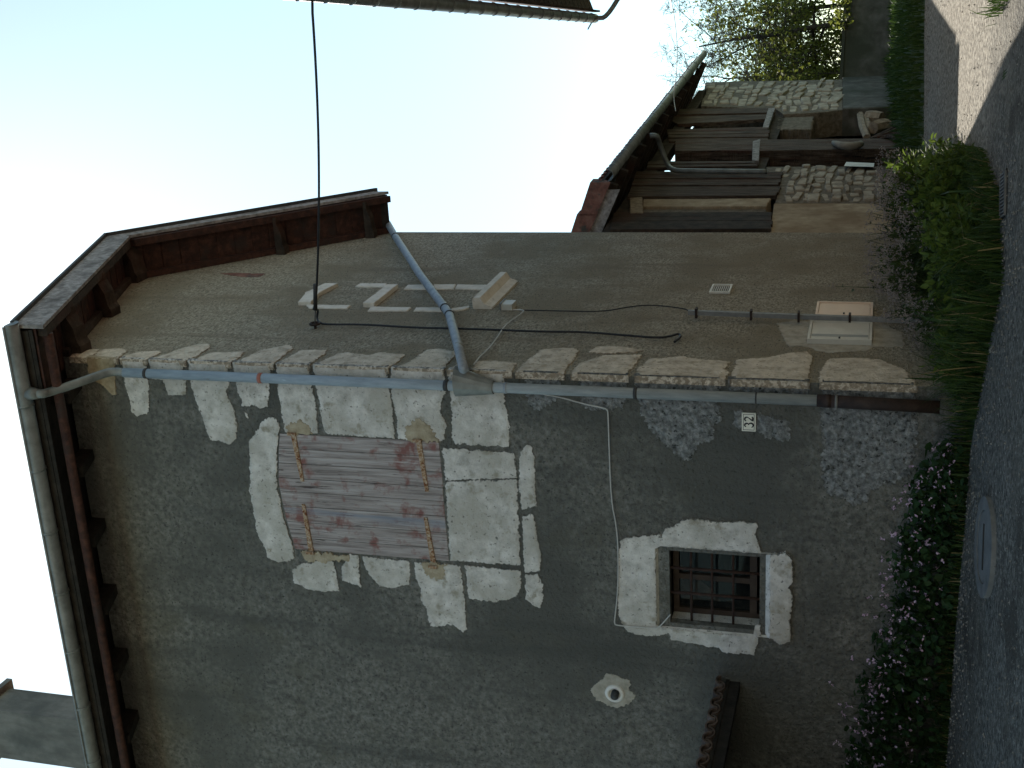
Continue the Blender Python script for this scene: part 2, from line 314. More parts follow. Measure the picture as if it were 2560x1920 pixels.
# barred window opening on the front wall (s to the left, z up)
WS0, WS1, WZ0, WZ1 = 1.545, 2.235, 2.43, 3.19
m = MB(); th = .5
def ablk(s0, s1, z0, z1):
    b0 = PA.at(s0, z0, 0); b1 = PA.at(s1, z0, 0); i1 = PA.at(s1, z0, -th); i0 = PA.at(s0, z0, -th) if s0 > 0 else H(0, 0, z0)-PA.n*th-PB.n*th
    up = V(0, 0, z1-z0); m.hexa([b0, b1, i1, i0, b0+up, b1+up, i1+up, i0+up])
ablk(0, SL, ZB, WZ0); ablk(0, WS0, WZ0, WZ1); ablk(WS1, SL, WZ0, WZ1); ablk(0, SL, WZ1, ZT)
wallA = obj('front_wall', m, MAT['renderA'], house); wallA['label'] = 'grey cement rendered front wall'
gb = [(0, ZB), (TB, ZB), (TB, ZR), AP, (0, ZT)]
fr = [PB.at(a, z, 0) for a, z in gb]; ba = [(H(0, 0, z)-PA.n*th-PB.n*th if a == 0 else PB.at(a, z, -th)) for a, z in gb]
wallB = obj('gable_wall', MB().prism(fr[::-1], ba[::-1]), MAT['renderB'], house); wallB['label'] = 'weathered rendered gable wall, warm bounce light in its brown colour'
m = MB(); ft = [H(0.55, TB-.01, z) for z in (0,)]
m.hexa([H(.5, TB-.5, ZB), H(SL, TB-.5, ZB), H(SL, TB-.01, ZB), H(.5, TB-.01, ZB), H(.5, TB-.5, ZR), H(SL, TB-.5, ZR), H(SL, TB-.01, ZR), H(.5, TB-.01, ZR)])
obj('rear_wall', m, MAT['renderA'], house)
gs = [H(SL-.4, .5, ZB), H(SL-.4, TB-.5, ZB), H(SL-.4, TB-.5, ZR), H(SL-.4, AP[0], AP[1]), H(SL-.4, .5, ZT)]
obj('far_gable_wall', MB().prism(gs, [p+PA.d*.39 for p in gs]), MAT['renderA'], house)
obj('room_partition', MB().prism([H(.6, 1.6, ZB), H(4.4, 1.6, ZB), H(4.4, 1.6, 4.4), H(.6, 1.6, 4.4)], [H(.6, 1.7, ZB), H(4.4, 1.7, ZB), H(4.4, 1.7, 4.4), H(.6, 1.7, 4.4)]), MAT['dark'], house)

# ---- stones on the front wall
PR = .014
A_ST = [Z4([(190,110),(230,120),(258,180),(249,215),(237,330),(236,520),(258,650),(297,800),(342,930),(350,1010),(330,1030),(245,1045),(180,1010),(150,920),(115,870),(95,740),(65,600),(65,400),(60,260),(120,190),(140,135)]),
 Z4([(340,1090),(405,1045),(520,1030),(600,1035),(625,1130),(640,1225),(560,1235),(440,1215),(345,1170)]),
 Z4([(650,1060),(700,1020),(705,985),(765,1000),(770,1100),(780,1200),(740,1185),(660,1160)]),
 Z4([(785,1003),(1090,1033),(1100,1110),(1085,1180),(985,1210),(900,1195),(840,1130),(810,1080)]),
 Z4([(1120,1038),(1345,1056),(1420,1065),(1440,1240),(1460,1470),(1440,1490),(1370,1445),(1225,1455),(1200,1340),(1165,1290),(1165,1220),(1130,1150)]),
 Z4([(1445,1060),(1805,1095),(1810,1190),(1780,1265),(1640,1300),(1580,1290),(1470,1275),(1455,1130)]),
 Z4([(1305,305),(1765,340),(1783,500),(1322,515)]),
 Z4([(1323,522),(1784,508),(1790,700),(1805,1060),(1352,1030),(1327,640)]),
 Z4([(1800,330),(1850,280),(1885,300),(1900,500),(1910,680),(1815,705),(1795,560)]),
 Z4([(1815,745),(1890,730),(1915,900),(1940,1000),(1930,1100),(1830,1110),(1820,900)]),
 Z4([(1835,1118),(1920,1118),(1950,1180),(1950,1260),(1930,1340),(1900,1330),(1840,1280)])]
for p in A_ST: plate('stone', p, PA, PR, -.05, MAT['stone'], wallA, rag=.012, inset=.035)
A_Q = [Z4b([(460,173),(625,179),(655,300),(660,420),(665,500),(640,540),(575,560),(530,530),(510,430),(480,330)]),
 Z4b([(660,180),(900,187),(935,300),(935,400),(880,405),(800,400),(780,330),(760,290),(680,285)]),
 Z4b([(945,188),(1240,196),(1250,330),(1225,370),(1245,440),(1290,520),(1310,640),(1305,720),(1255,770),(1180,745),(1110,740),(1080,650),(1040,540),(1000,430),(970,320)]),
 Z4b([(1280,197),(1560,202),(1545,330),(1540,490),(1480,500),(1420,480),(1345,485),(1345,440),(1310,380),(1300,320)]),
 Z4b([(1600,204),(1835,209),(1860,340),(1890,500),(1908,690),(1660,676),(1640,560),(1610,380)]),
 Z4b([(1870,210),(1890,340),(1920,500),(1930,600),(1968,690)]) + Z5([(353,1275),(340,1100),(320,960),(305,840)]),
 Z5([(333,845),(330,960),(345,1050),(365,1150),(375,1276),(662,1290),(688,1190),(650,1110),(650,1050),(688,960),(668,850)]),
 Z5([(703,855),(705,960),(720,1100),(720,1270),(745,1310),(1090,1330),(1095,1180),(1060,1040),(1062,862)])]
for p in A_Q: plate('stone', p, PA, PR, -.05, MAT['stone'], wallA, rag=.012, corner=PR, inset=.035)
plate('stone', Z4b([(205,148),(410,160),(415,400),(385,400),(330,340),(270,310),(210,240)]), PA, PR, -.05, MAT['patch'], wallA, rag=.01, corner=PR)
A_R = [Z5([(1180,880),(1400,890),(1420,960),(1380,1040),(1260,1095),(1200,1050)]), Z5([(1540,895),(1850,900),(1850,990),(1820,1080),(1600,1110),(1550,1060)]),
 Z5([(1900,905),(2212,915)]) + Z8([(250,560),(250,690),(255,800),(200,920),(100,970),(70,1050)]) + Z5([(2212,1400),(2100,1340),(1990,1200),(1925,1090)]),
 Z8([(345,740),(400,745),(400,835),(350,830)]), Z8([(490,750),(600,780),(700,800),(715,860),(700,930),(560,920),(490,880)]),
 Z8([(915,580),(1500,585),(1530,850),(1530,980),(1490,1050),(1460,1160),(1370,1210),(1240,1240),(1180,1330),(1120,1350),(1060,1320),(960,1270),(930,1180),(900,1110),(910,960)]),
 Z6b([(415,925),(1095,945),(1095,1030),(410,1010)])]
for i, p in enumerate(A_R): plate('rough_stone_patch', p, PA, .012, -.05, MAT['rough'], wallA, rag=.03, inset=.07, corner=PR if i in (0, 1, 2, 5, 6) else None)
for p in (Z4([(300,215),(290,165),(340,135),(400,130),(450,165),(470,222)]), Z4([(1085,260),(1060,210),(1080,160),(1140,110),(1200,150),(1250,200),(1290,270)]),
          Z4([(390,965),(700,992),(705,1025),(600,1032),(500,1030),(440,1040),(400,1010)]), Z4([(1160,1040),(1335,1055),(1320,1120),(1270,1165),(1200,1125)])):
    plate('cement_patch', p, PA, PR+.005, .0, MAT['patch'], wallA, rag=.03, bev=.003)
plate('pale_patch', Z6([(35,1150),(100,1090),(150,1050),(200,1050),(240,1080),(290,1090),(300,1150),(335,1190),(290,1240),(200,1270),(140,1250),(100,1220),(60,1190)]), PA, .007, -.03, MAT['palepatch'], wallA, rag=.018, bev=.003)
plate('bare_spot', Z4b([(1358,525),(1385,545),(1390,580),(1370,570)]), PA, .006, -.03, MAT['stone'], wallA, rag=.006, bev=.002)

# ---- stones on the gable wall
B_ST = [Z4b([(50,142),(105,90),(160,68),(290,75),(205,147)]), Z4b([(215,149),(300,75),(440,65),(500,75),(410,155)]), Z4b([(430,158),(470,120),(600,90),(740,85),(740,100),(650,140),(625,163)]),
 Z4b([(650,163),(700,130),(900,65),(1010,40),(1090,30),(1110,50),(1020,120),(920,160),(890,170)]), Z4b([(940,172),(990,145),(1110,95),(1280,95),(1360,90),(1330,130),(1260,170),(1230,182)]),
 Z4b([(1275,183),(1310,160),(1480,80),(1600,55),(1700,40),(1720,70),(1650,120),(1580,180),(1560,190)]), Z4b([(1595,193),(1650,150),(1780,80),(1970,75),(1950,110),(1850,175),(1835,200)]),
 Z4b([(1870,201),(1920,165),(2050,105),(2120,96)]) + Z5([(200,745),(260,725),(420,740),(350,800),(300,830)]),
 Z5([(335,832),(440,790),(560,710),(640,700),(740,720),(745,750),(690,800),(665,845)]), Z5([(703,848),(705,820),(760,800),(790,850)]), Z5([(850,850),(880,785),(1000,780),(1140,795),(1095,850),(1080,858)]),
 Z5([(1120,858),(1180,800),(1290,710),(1380,700),(1500,700),(1535,715),(1500,780),(1450,830),(1440,868)]), Z5([(1480,868),(1530,800),(1700,745),(1940,740),(1900,800),(1860,850),(1850,878)]),
 Z5([(1595,725),(1650,690),(1800,685),(1950,715),(1900,725),(1700,735)]),
 Z5([(1895,880),(1920,830),(1990,770),(2212,750)]) + Z6b([(60,735),(440,770),(375,830),(430,860),(372,915)]),
 Z6b([(430,920),(490,750),(600,745),(770,730),(940,690),(1080,685),(1135,730),(1110,800),(1097,880),(1095,945)]), Z6b([(1190,950),(1180,860),(1270,745),(1480,735),(1700,750),(1900,830),(2020,965)])]
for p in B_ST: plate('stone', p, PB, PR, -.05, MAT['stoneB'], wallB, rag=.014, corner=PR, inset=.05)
plate('pale_patch', Z6b([(830,440),(960,420),(1720,440),(1880,520),(1900,640),(1650,640),(1600,670),(1250,690),(1050,630),(920,640),(880,570)]), PB, .006, -.03, MAT['palepatch'], wallB, rag=.02, bev=.002)
plate('brick_scar', Zv([(610,870),(720,865),(850,870),(1010,872),(960,900),(860,905),(720,892)]), PB, .004, -.03, MAT['tile'], wallB, rag=.012, bev=.002)
# blocked-up window: flush stone strips, transom, arched head and moulded sill
T = lambda p: plate('stone', Zw(p), PB, PR, -.05, MAT['dressed'], wallB, rag=.006)
T([(600,100),(640,75),(880,75),(870,105),(640,103)]); T([(1030,125),(1070,88),(1240,84),(1240,125)]); T([(1300,84),(1500,84),(1480,124),(1300,128)]); T([(1510,84),(1830,90),(1780,130),(1490,122)])
T([(165,265),(560,270),(530,298),(190,292)]); T([(710,322),(740,283),(1100,290),(1060,320),(900,318)]); T([(1120,318),(1140,290),(1380,290),(1380,322)]); T([(1455,300),(1620,275),(1620,290),(1560,312),(1460,318)])
a0 = PB.st(*Zw([(700, 280)])[0]); a1 = PB.st(*Zw([(960, 112)])[0]); zt = (a0[1]+a1[1])/2
plate('stone', [(a0[0], zt-.06), (a1[0], zt-.06), (a1[0], zt+.06), (a0[0], zt+.06)], PB, .05, -.05, MAT['dressed'], wallB, rag=.004, px=False)
h0 = PB.st(*Zw([(90, 262)])[0]); h1 = PB.st(*Zw([(420, 95)])[0]); hz = (h0[1]+h1[1])/2
arch = [(h0[0], hz-.09), (h0[0]+.25, hz-.05), ((h0[0]+h1[0])/2, hz-.03), (h1[0]-.25, hz-.05), (h1[0], hz-.09), (h1[0], hz+.06), (h1[0]-.3, hz+.11), ((h0[0]+h1[0])/2, hz+.13), (h0[0]+.3, hz+.11), (h0[0], hz+.05)]
plate('stone', arch, PB, .04, -.05, MAT['dressed'], wallB, rag=.004, px=False)
s0 = PB.st(1181, 772)[0]; s1 = PB.st(1245, 706)[0]; zs = 5.33
prof = [(-.03, -.14), (.02, -.14), (.03, -.11), (.05, -.06), (.10, -.03), (.115, -.02), (.115, .045), (.10, .06), (-.03, .06)]
obj('window_sill', MB().prism([PB.at(s0, zs+z, o) for o, z in prof], [PB.at(s1, zs+z, o) for o, z in prof]), MAT['dressed'], wallB)

# ---- barred window: chamfered stone surround, bars, timber frame and panes
win = obj('window', block(PA, WS0+.04, WS1-.04, WZ0+.04, WZ0+.10, -.25, -.19), MAT['frame'], house); win['label'] = 'small barred window with pale stone surround'
def sur(poly, bev=.02): plate('surround_stone', Z6c(poly), PA, .02, -.04, MAT['stone'], win, rag=.009)
def ring(a, bq, mat, d0, d1):    # chamfer quad from wall face edge a to inner edge bq
    P = [PA.at(*a[0], d0), PA.at(*a[1], d0), PA.at(*bq[1], d1), PA.at(*bq[0], d1)]
    back = [p - PA.n*.12 for p in P]; obj('chamfer', MB().prism(P, back), mat, win)
W = dict(l=PA.st(*Z6c([(560, 860)])[0])[1], s=WZ0)
O = (WS0-.045, WS1+.05, WZ0-.09, WZ1+.115); I = (WS0, WS1, WZ0, WZ1)
CH = .022
ring([(O[0], O[3]), (O[1], O[3])], [(I[0], I[3]), (I[1], I[3])], MAT['palepatch'], CH, -.10)
ring([(O[0], O[2]), (O[0], O[3])], [(I[0], I[2]), (I[0], I[3])], MAT['stone_plain'], CH, -.06)
ring([(O[1], O[2]), (O[1], O[3])], [(I[1], I[2]), (I[1], I[3])], MAT['stone_plain'], CH, -.08)
ring([(O[0], O[2]), (O[1], O[2])], [(I[0], I[2]), (I[1], I[2])], MAT['stone_plain'], CH+.02, -.05)
def stpoly(nm, pts): plate(nm, pts, PA, .022, -.04, MAT['stone'], win, rag=.012, px=False, inset=.035)
zc = lambda L: [PA.st(x, y) for x, y in Z6c(L)]
q1 = zc([(205,400),(280,375),(430,355),(560,340),(605,345),(655,410)]); q2 = zc([(690,1330),(620,1345),(500,1360),(350,1340),(280,1310),(215,1230),(185,1080),(190,700)])
stpoly('lintel', q1+[(O[0]-.005, O[3]), (O[1]+.005, O[3])]+q2)
q1 = zc([(665,285),(740,270),(830,200),(880,180),(1000,195),(1200,215),(1400,215),(1500,220),(1580,240),(1575,350),(1590,440)])
stpoly('jamb', q1+[(O[0], WZ0-.02), (O[0], O[3]-.004)])
q1 = zc([(1605,1240),(1590,1400),(1555,1555),(1500,1540),(1250,1530),(1200,1480),(1000,1450),(720,1400),(695,1340)])
stpoly('jamb', [(O[1], O[3]-.004), (O[1], WZ0-.02)]+q1)
q1 = zc([(1725,545),(1870,510),(1930,580),(1945,780),(1900,850),(1940,980),(1910,1200),(1915,1400),(1830,1440),(1720,1370)])
plate('sill', [(q1[0][0], O[2]+.004)]+q1+[(q1[-1][0], O[2]+.004)], PA, .045, -.04, MAT['stone'], win, rag=.012, px=False, inset=.035)
for k in range(3):
    z = WZ1-.76*(.19+.235*k)-.03; obj('bar', MB().tube([PA.at(WS0-.03, z, -.07), PA.at(WS1+.03, z, -.07)], .011, 8), MAT['barrust'], win, True)
for k in range(2):
    s = WS0+.69*(.27+.34*k); obj('bar', MB().tube([PA.at(s, WZ0-.03, -.055), PA.at(s, WZ1+.03, -.055)], .013, 8), MAT['barrust'], win, True)
fm = [(WS0+.0, WS0+.05, WZ0, WZ1), (WS1-.05, WS1, WZ0, WZ1), (WS0+.05, WS1-.05, WZ1-.05, WZ1)]
for a in fm: obj('frame', block(PA, *a, -.26, -.2), MAT['frame'], win)
obj('mullion', block(PA, 1.86, 1.91, WZ0+.10, WZ1-.05, -.25, -.205), MAT['frame'], win)
for a, b in ((WS0+.05, 1.86), (1.91, WS1-.05)): obj('pane', block(PA, a, b, WZ0+.10, WZ1-.05, -.235, -.23), MAT['glass'], win)
obj('curtain', MB().prism([PA.at(WS1-.08, WZ1-.05, -.3), PA.at(WS0+.28, WZ1-.05, -.3), PA.at(WS1-.2, WZ0+.45, -.3), PA.at(WS1-.08, WZ0+.36, -.3)], [PA.at(WS1-.08, WZ1-.05, -.31), PA.at(WS0+.28, WZ1-.05, -.31), PA.at(WS1-.2, WZ0+.45, -.31), PA.at(WS1-.08, WZ0+.36, -.31)]), MAT['mortar'], win)

# ---- closed shutters of upright planks with rusty strap hinges
sh = obj('shutter', block(PA, .64, 1.83, 5.16, 6.6, -.06, -.04), MAT['dark'], house); sh['label'] = 'closed grey weathered wooden shutters with red paint flakes'
arc = sorted([PA.st(x, y) for x, y in Z4([(250,213),(242,330),(242,520),(264,650),(302,800),(346,945)])]); ax = [a for a, _ in arc]; az = [z for _, z in arc]
cuts = [.656, .80, .945, 1.09, 1.225, 1.37, 1.53, 1.69, 1.812]
for i in range(8):
    a, b = cuts[i]+.003, cuts[i+1]-.003
    ztop = lambda s: float(np.interp(s, ax, az))
    zb = 5.185+.006*random.random()
    if i in (3, 4): pass
    plate('plank', [(a, zb), (b, zb), (b, ztop(b)-.012), ((a+b)/2, ztop((a+b)/2)-.012), (a, ztop(a)-.012)], PA, .003+.004*random.random(), -.04, MAT['shutter'], sh, bev=.003, px=False)
for (p0, p1) in (((345,212),(405,520)), ((1150,255),(1205,585)), ((410,668),(462,975)), ((1195,752),(1250,1065))):
    u0, z0 = PA.st(*Z4([p0])[0]); u1, z1 = PA.st(*Z4([p1])[0]); wide_at_start = p0[1] < 400
    wA, wB = (.05, .032) if wide_at_start else (.032, .05)
    hm = MB().prism([PA.at(u0, z0+wA/2, .016), PA.at(u0, z0-wA/2, .016), PA.at(u1, z1-wB/2, .016), PA.at(u1, z1+wB/2, .016)], [PA.at(u0, z0+wA/2, .005), PA.at(u0, z0-wA/2, .005), PA.at(u1, z1-wB/2, .005), PA.at(u1, z1+wB/2, .005)])
    e = u0 if wide_at_start else u1; ez = z0 if wide_at_start else z1
    hm.tube([PA.at(e, ez-.035, .03), PA.at(e, ez+.045, .03)], .016, 8)
    obj('hinge', hm, MAT['rust'], sh)

# ---- roof
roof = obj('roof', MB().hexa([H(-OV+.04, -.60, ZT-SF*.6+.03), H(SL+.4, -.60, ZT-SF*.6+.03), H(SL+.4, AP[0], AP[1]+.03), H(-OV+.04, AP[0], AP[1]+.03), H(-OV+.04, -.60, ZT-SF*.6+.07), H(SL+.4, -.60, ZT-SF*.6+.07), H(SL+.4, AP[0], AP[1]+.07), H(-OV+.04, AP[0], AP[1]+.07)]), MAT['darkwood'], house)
roof['label'] = 'dark timber roof with wide overhanging eaves'
RE = TB-.03; ZRE = AP[1]-SR*(RE-AP[0])
obj('rear_slope', MB().hexa([H(-OV+.04, AP[0], AP[1]+.03), H(SL+.4, AP[0], AP[1]+.03), H(SL+.4, RE, ZRE+.03), H(-OV+.04, RE, ZRE+.03), H(-OV+.04, AP[0], AP[1]+.08), H(SL+.4, AP[0], AP[1]+.08), H(SL+.4, RE, ZRE+.08), H(-OV+.04, RE, ZRE+.08)]), MAT['darkwood'], roof)
nf = 14
for i in range(nf):
    t0 = -.58+(AP[0]+.58)*i/nf; t1 = -.58+(AP[0]+.58)*(i+1)/nf-.008-.01*random.random(); z0 = ZT+SF*t0; z1 = ZT+SF*t1
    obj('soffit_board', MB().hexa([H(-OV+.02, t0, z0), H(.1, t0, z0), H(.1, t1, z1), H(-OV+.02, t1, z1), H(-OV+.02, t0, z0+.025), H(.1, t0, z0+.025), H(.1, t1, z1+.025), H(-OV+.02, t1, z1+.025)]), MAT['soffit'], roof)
nf = 15
for i in range(nf):
    t0 = AP[0]+(RE-AP[0])*i/nf; t1 = AP[0]+(RE-AP[0])*(i+1)/nf-.006-.012*random.random(); z0 = AP[1]-SR*(t0-AP[0]); z1 = AP[1]-SR*(t1-AP[0])
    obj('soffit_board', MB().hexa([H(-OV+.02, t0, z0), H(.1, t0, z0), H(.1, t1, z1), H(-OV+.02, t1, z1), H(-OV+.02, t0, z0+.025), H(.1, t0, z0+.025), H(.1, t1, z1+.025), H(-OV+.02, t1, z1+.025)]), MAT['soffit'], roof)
def slopebar(name, s0, s1, t0, t1, d0, d1, mat, front=True):
    zf = (lambda t: ZT+SF*t) if front else (lambda t: AP[1]-SR*(t-AP[0]))
    return obj(name, MB().hexa([H(s0, t0, zf(t0)+d0), H(s1, t0, zf(t0)+d0), H(s1, t1, zf(t1)+d0), H(s0, t1, zf(t1)+d0), H(s0, t0, zf(t0)+d1), H(s1, t0, zf(t0)+d1), H(s1, t1, zf(t1)+d1), H(s0, t1, zf(t1)+d1)]), mat, roof)
slopebar('verge_rafter', -OV+.03, -OV+.11, -.55, AP[0]-.02, -.10, -.004, MAT['beam']); slopebar('verge_rafter', -OV+.03, -OV+.11, AP[0]+.02, RE-.02, -.13, -.004, MAT['soffit'], False)
slopebar('wall_rafter', -.075, -.004, .0, AP[0]-.02, -.07, -.004, MAT['beam']); slopebar('wall_rafter', -.075, -.004, AP[0]+.02, RE-.01, -.11, -.004, MAT['soffit'], False)
slopebar('bargeboard', -OV-.015, -OV+.018, -.62, AP[0], -.10, .19, MAT['fascia']); slopebar('bargeboard', -OV-.015, -OV+.018, AP[0]+.002, RE+.03, -.04, .17, MAT['fascia'], False)
slopebar('verge_flashing', -OV-.05, -OV+.05, -.64, AP[0], .195, .225, MAT['strap']); slopebar('verge_flashing', -OV-.05, -OV+.05, AP[0]+.003, RE+.08, .175, .205, MAT['strap'], False)
slopebar('tile_bed', -OV+.05, SL+.4, -.45, AP[0], .075, .17, MAT['tile']); slopebar('tile_bed', -OV+.05, SL+.4, AP[0]+.004, RE+.05, .085, .16, MAT['tile'], False)
slopebar('eave_board', -OV+.05, SL+.4, -.605, -.452, .074, .20, MAT['darkwood']); slopebar('eave_fascia', -OV+.02, SL+.4, RE-.03, RE, -.06, .0, MAT['darkwood'], False)
def purlin(t, zoff, wd=.15, big=.62):
    zt = (ZT+SF*t if t < AP[0] else AP[1]-SR*(t-AP[0]))-.005+zoff
    if t > AP[0]: zt -= .02
    pr = [(.1, 0), (-.44, 0), (-.455, -.05), (-.43, -.09), (-.36, -.10), (-.32, -.14), (-.25, -.20), (-.12, -.23), (-.08, -.27), (.1, -.27)]
    sl = SF if t < AP[0]-.05 else (-SR if t > AP[0]+.05 else 0)
    a = [H(s, t-wd/2, zt+z*big-abs(sl)*wd/2) for s, z in pr]; b = [H(s, t+wd/2, zt+z*big-abs(sl)*wd/2) for s, z in pr]
    obj('purlin', MB().prism(a, b), MAT['beam'], roof)
for t, zo, wd in ((.16, 0, .17), (1.30, 0, .17), (2.60, -.02, .24)): purlin(t, zo, wd)
for p in (Zv([(720, 690)]), Zv([(1540, 545)])): purlin(PB.st(*p[0])[0], 0, .12, .42)
for i in range(11):
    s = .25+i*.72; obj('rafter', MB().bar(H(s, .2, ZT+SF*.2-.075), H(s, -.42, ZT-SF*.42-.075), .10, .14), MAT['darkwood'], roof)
obj('eave_pole', MB().tube([H(-OV+.1, -.50, ZT-SF*.5-.085), H(SL+.3, -.50, ZT-SF*.5-.085)], .045, 10), MAT['soffit'], roof, True)
tmesh = None
for i in range(34):
    s = -.36+i*.205; c = H(s, -.58, ZT-SF*.58+.17)
    if tmesh is None:
        mb = MB(); n = 7; L = PB.d*.42+V(0, 0, SF*.42)
        for r_ in (.095, .075):
            for e in (0, 1): mb.v += [tuple(PA.d*cos(pi*k/(n-1))*r_+V(0, 0, 1)*sin(pi*k/(n-1))*r_*.6+L*e) for k in range(n)]
        for k in range(n-1): mb.f += [(k, k+1, n+k+1, n+k), (2*n+k, 3*n+k, 3*n+k+1, 2*n+k+1), (k, 2*n+k, 2*n+k+1, k+1), (n+k, n+k+1, 3*n+k+1, 3*n+k)]
        tmesh = bpy.data.meshes.new('roof_tile'); tmesh.from_pydata(mb.v, [], mb.f); tmesh.materials.append(MAT['tile'])
    inst(tmesh, 'roof_tile', c, roof)
# chimney
PC = Plane(H(0, 2.0, 0), YA, (-cos(YA), sin(YA)))
cs0 = PC.st(187, 1801)[0]; cs1 = PC.st(120, 1911)[0]
ch = obj('chimney', block(PC, cs0, cs1, 9.2, 12.56, -.5, 0), MAT['chimney'], house); ch['label'] = 'tall grey rendered chimney stack'
obj('chimney_cap', block(PC, cs0-.09, cs1+.09, 12.56, 12.64, -.59, .09), MAT['concrete'], ch)

# ---- gutters and downpipes (hung on the house)
def halfgutter(m, a, b, r=.078, n=10, th=.008):
    a = V(*a); b = V(*b); d = (b-a)/np.linalg.norm(b-a); x = np.cross(d, V(0, 0, 1)); x /= np.linalg.norm(x)
    for p0, p1 in ((a, b),):
        v = []
        for p in (p0, p1):
            for rr in (r, r-th):
                for k in range(n+1):
                    an = pi*k/n; v.append(p+x*cos(an)*rr-V(0, 0, 1)*sin(an)*rr)
        q_ = n+1; f = []
        for k in range(n):
            f += [(k, k+1, 2*q_+k+1, 2*q_+k), (q_+k, 3*q_+k, 3*q_+k+1, q_+k+1), (k, q_+k, q_+k+1, k+1), (2*q_+k, 2*q_+k+1, 3*q_+k+1, 3*q_+k)]
        f += [(0, 2*q_, 3*q_, q_), (n, q_+n, 3*q_+n, 2*q_+n)]
        m.add(v, f)
    # rolled front bead and stop ends
    return m
GT = -.67; GZZ = 8.82
gut = thing('roof_gutter', tuple(H(2, GT, GZZ)), 'half-round zinc gutter along the eave of the grey house front', 'gutter')
gm = halfgutter(MB(), H(-OV-.03, GT, GZZ+.03), H(SL+.3, GT, GZZ+.03))
gm.tube([H(-OV-.03, GT-.08, GZZ+.035), H(SL+.3, GT-.08, GZZ+.035)], .011, 8)
obj('trough', gm, MAT['zinc'], gut, True)
obj('stop_end', MB().prism([H(-OV-.032, GT+.078*cos(a), GZZ+.03-.078*sin(a)) for a in np.linspace(0, pi, 12)], [H(-OV-.042, GT+.078*cos(a), GZZ+.03-.078*sin(a)) for a in np.linspace(0, pi, 12)]), MAT['zinc'], gut)
for k in range(11):
    s = .2+.62*k; obj('bracket', halfgutter(MB(), H(s, GT, GZZ+.03), H(s+.022, GT, GZZ+.03), .086, 10, .012), MAT['zinc'], gut, True)
dp = thing('downpipe', tuple(PA.at(.1, 1.0, .1)), 'long blue-grey downpipe from the eave gutter down the house corner', 'downpipe')
pt = PA.st(*Z4b([(480, 240)])[0], .09); pb = PA.st(*Z8([(880, 672)])[0], .09); pend = PA.st(*Z8([(1580, 712)])[0], .09)
PT, PBm, PEN = PA.at(*pt, .09), PA.at(*pb, .09), PA.at(pend[0], pend[1]-.1, .09)
go = PA.st(*Z2([(110, 880)])[0], .66)
gp = PA.at(go[0], GZZ-.03, .66)
path = [gp, gp-V(0, 0, .14)] + [PA.at(*PA.st(*Z2([p])[0], o), o) for p, o in (((300, 880), .58), ((420, 845), .47), ((640, 765), .2), ((720, 742), .12))] + [PT]
def smooth_path(P, it=2):
    for _ in range(it):
        Q = [P[0]]
        for a, b in zip(P[:-1], P[1:]): Q += [a*.75+b*.25, a*.25+b*.75]
        P = Q+[P[-1]]
    return P
obj('elbow', MB().tube(smooth_path([V(*p) for p in path]), .040, 12), MAT['zinc'], dp, True)
hm = MB().tube([gp+V(0, 0, .03), gp-V(0, 0, .10)], [.07, .045], 12); obj('outlet', hm, MAT['zinc'], dp, True)
obj('pipe', MB().tube([PT-V(0, 0, .0)+(PT-PBm)*.002, PBm], .044, 16), MAT['pipe'], dp, True)
obj('cast_iron_foot', MB().tube([PBm, PBm*.5+PEN*.5, PEN], .05, 16), MAT['castiron'], dp, True)
def along(x, y, zf): 
    st = PA.st(*zf([(x, y)])[0], .09); k = (PT[2]-st[1])/(PT[2]-PBm[2]); return PT+(PBm-PT)*k
dn = (PBm-PT)/np.linalg.norm(PBm-PT)
for (x, y, zf, mt, ln) in ((635, 240, Z4b, 'strap', .03), (1480, 285, Z4b, 'redband', .035), (685, 930, Z5, 'strap', .04), (1065, 905, Z5, 'zincpipe', .025), (1900, 950, Z5, 'strap', .03), (490, 650, Z8, 'strap', .012), (950, 672, Z8, 'castiron', .05), (1005, 675, Z8, 'concrete', .02)):
    c = along(x, y, zf); obj('pipe_collar', MB().tube([c-dn*ln/2, c+dn*ln/2], .053 if mt in ('castiron', 'concrete') else .048, 16), MAT[mt], dp, True)
for (x, y, zf) in ((685, 930, Z5), (635, 240, Z4b), (1900, 950, Z5)):
    c = along(x, y, zf); obj('bracket', MB().bar(c, c-PA.n*.12, .03, .02), MAT['strap'], dp)
# funnel where the two pipes meet
ft_ = along(790, 930, Z5); fb_ = along(985, 905, Z5)
fm_ = MB(); top = []; bot = []
for k in range(14):
    an = 2*pi*k/14; top.append(ft_+V(0, 0, .05)+PA.d*(cos(an)*.135-.05)+PA.n*(sin(an)*.105+.02)); bot.append(fb_+PA.d*cos(an)*.058+PA.n*sin(an)*.058)
fm_.add(top+bot, [tuple(range(14)), tuple(range(27, 13, -1))]+[(i, i+14, (i+1) % 14+14, (i+1) % 14) for i in range(14)])
obj('funnel', fm_, MAT['zinc'], dp, False)
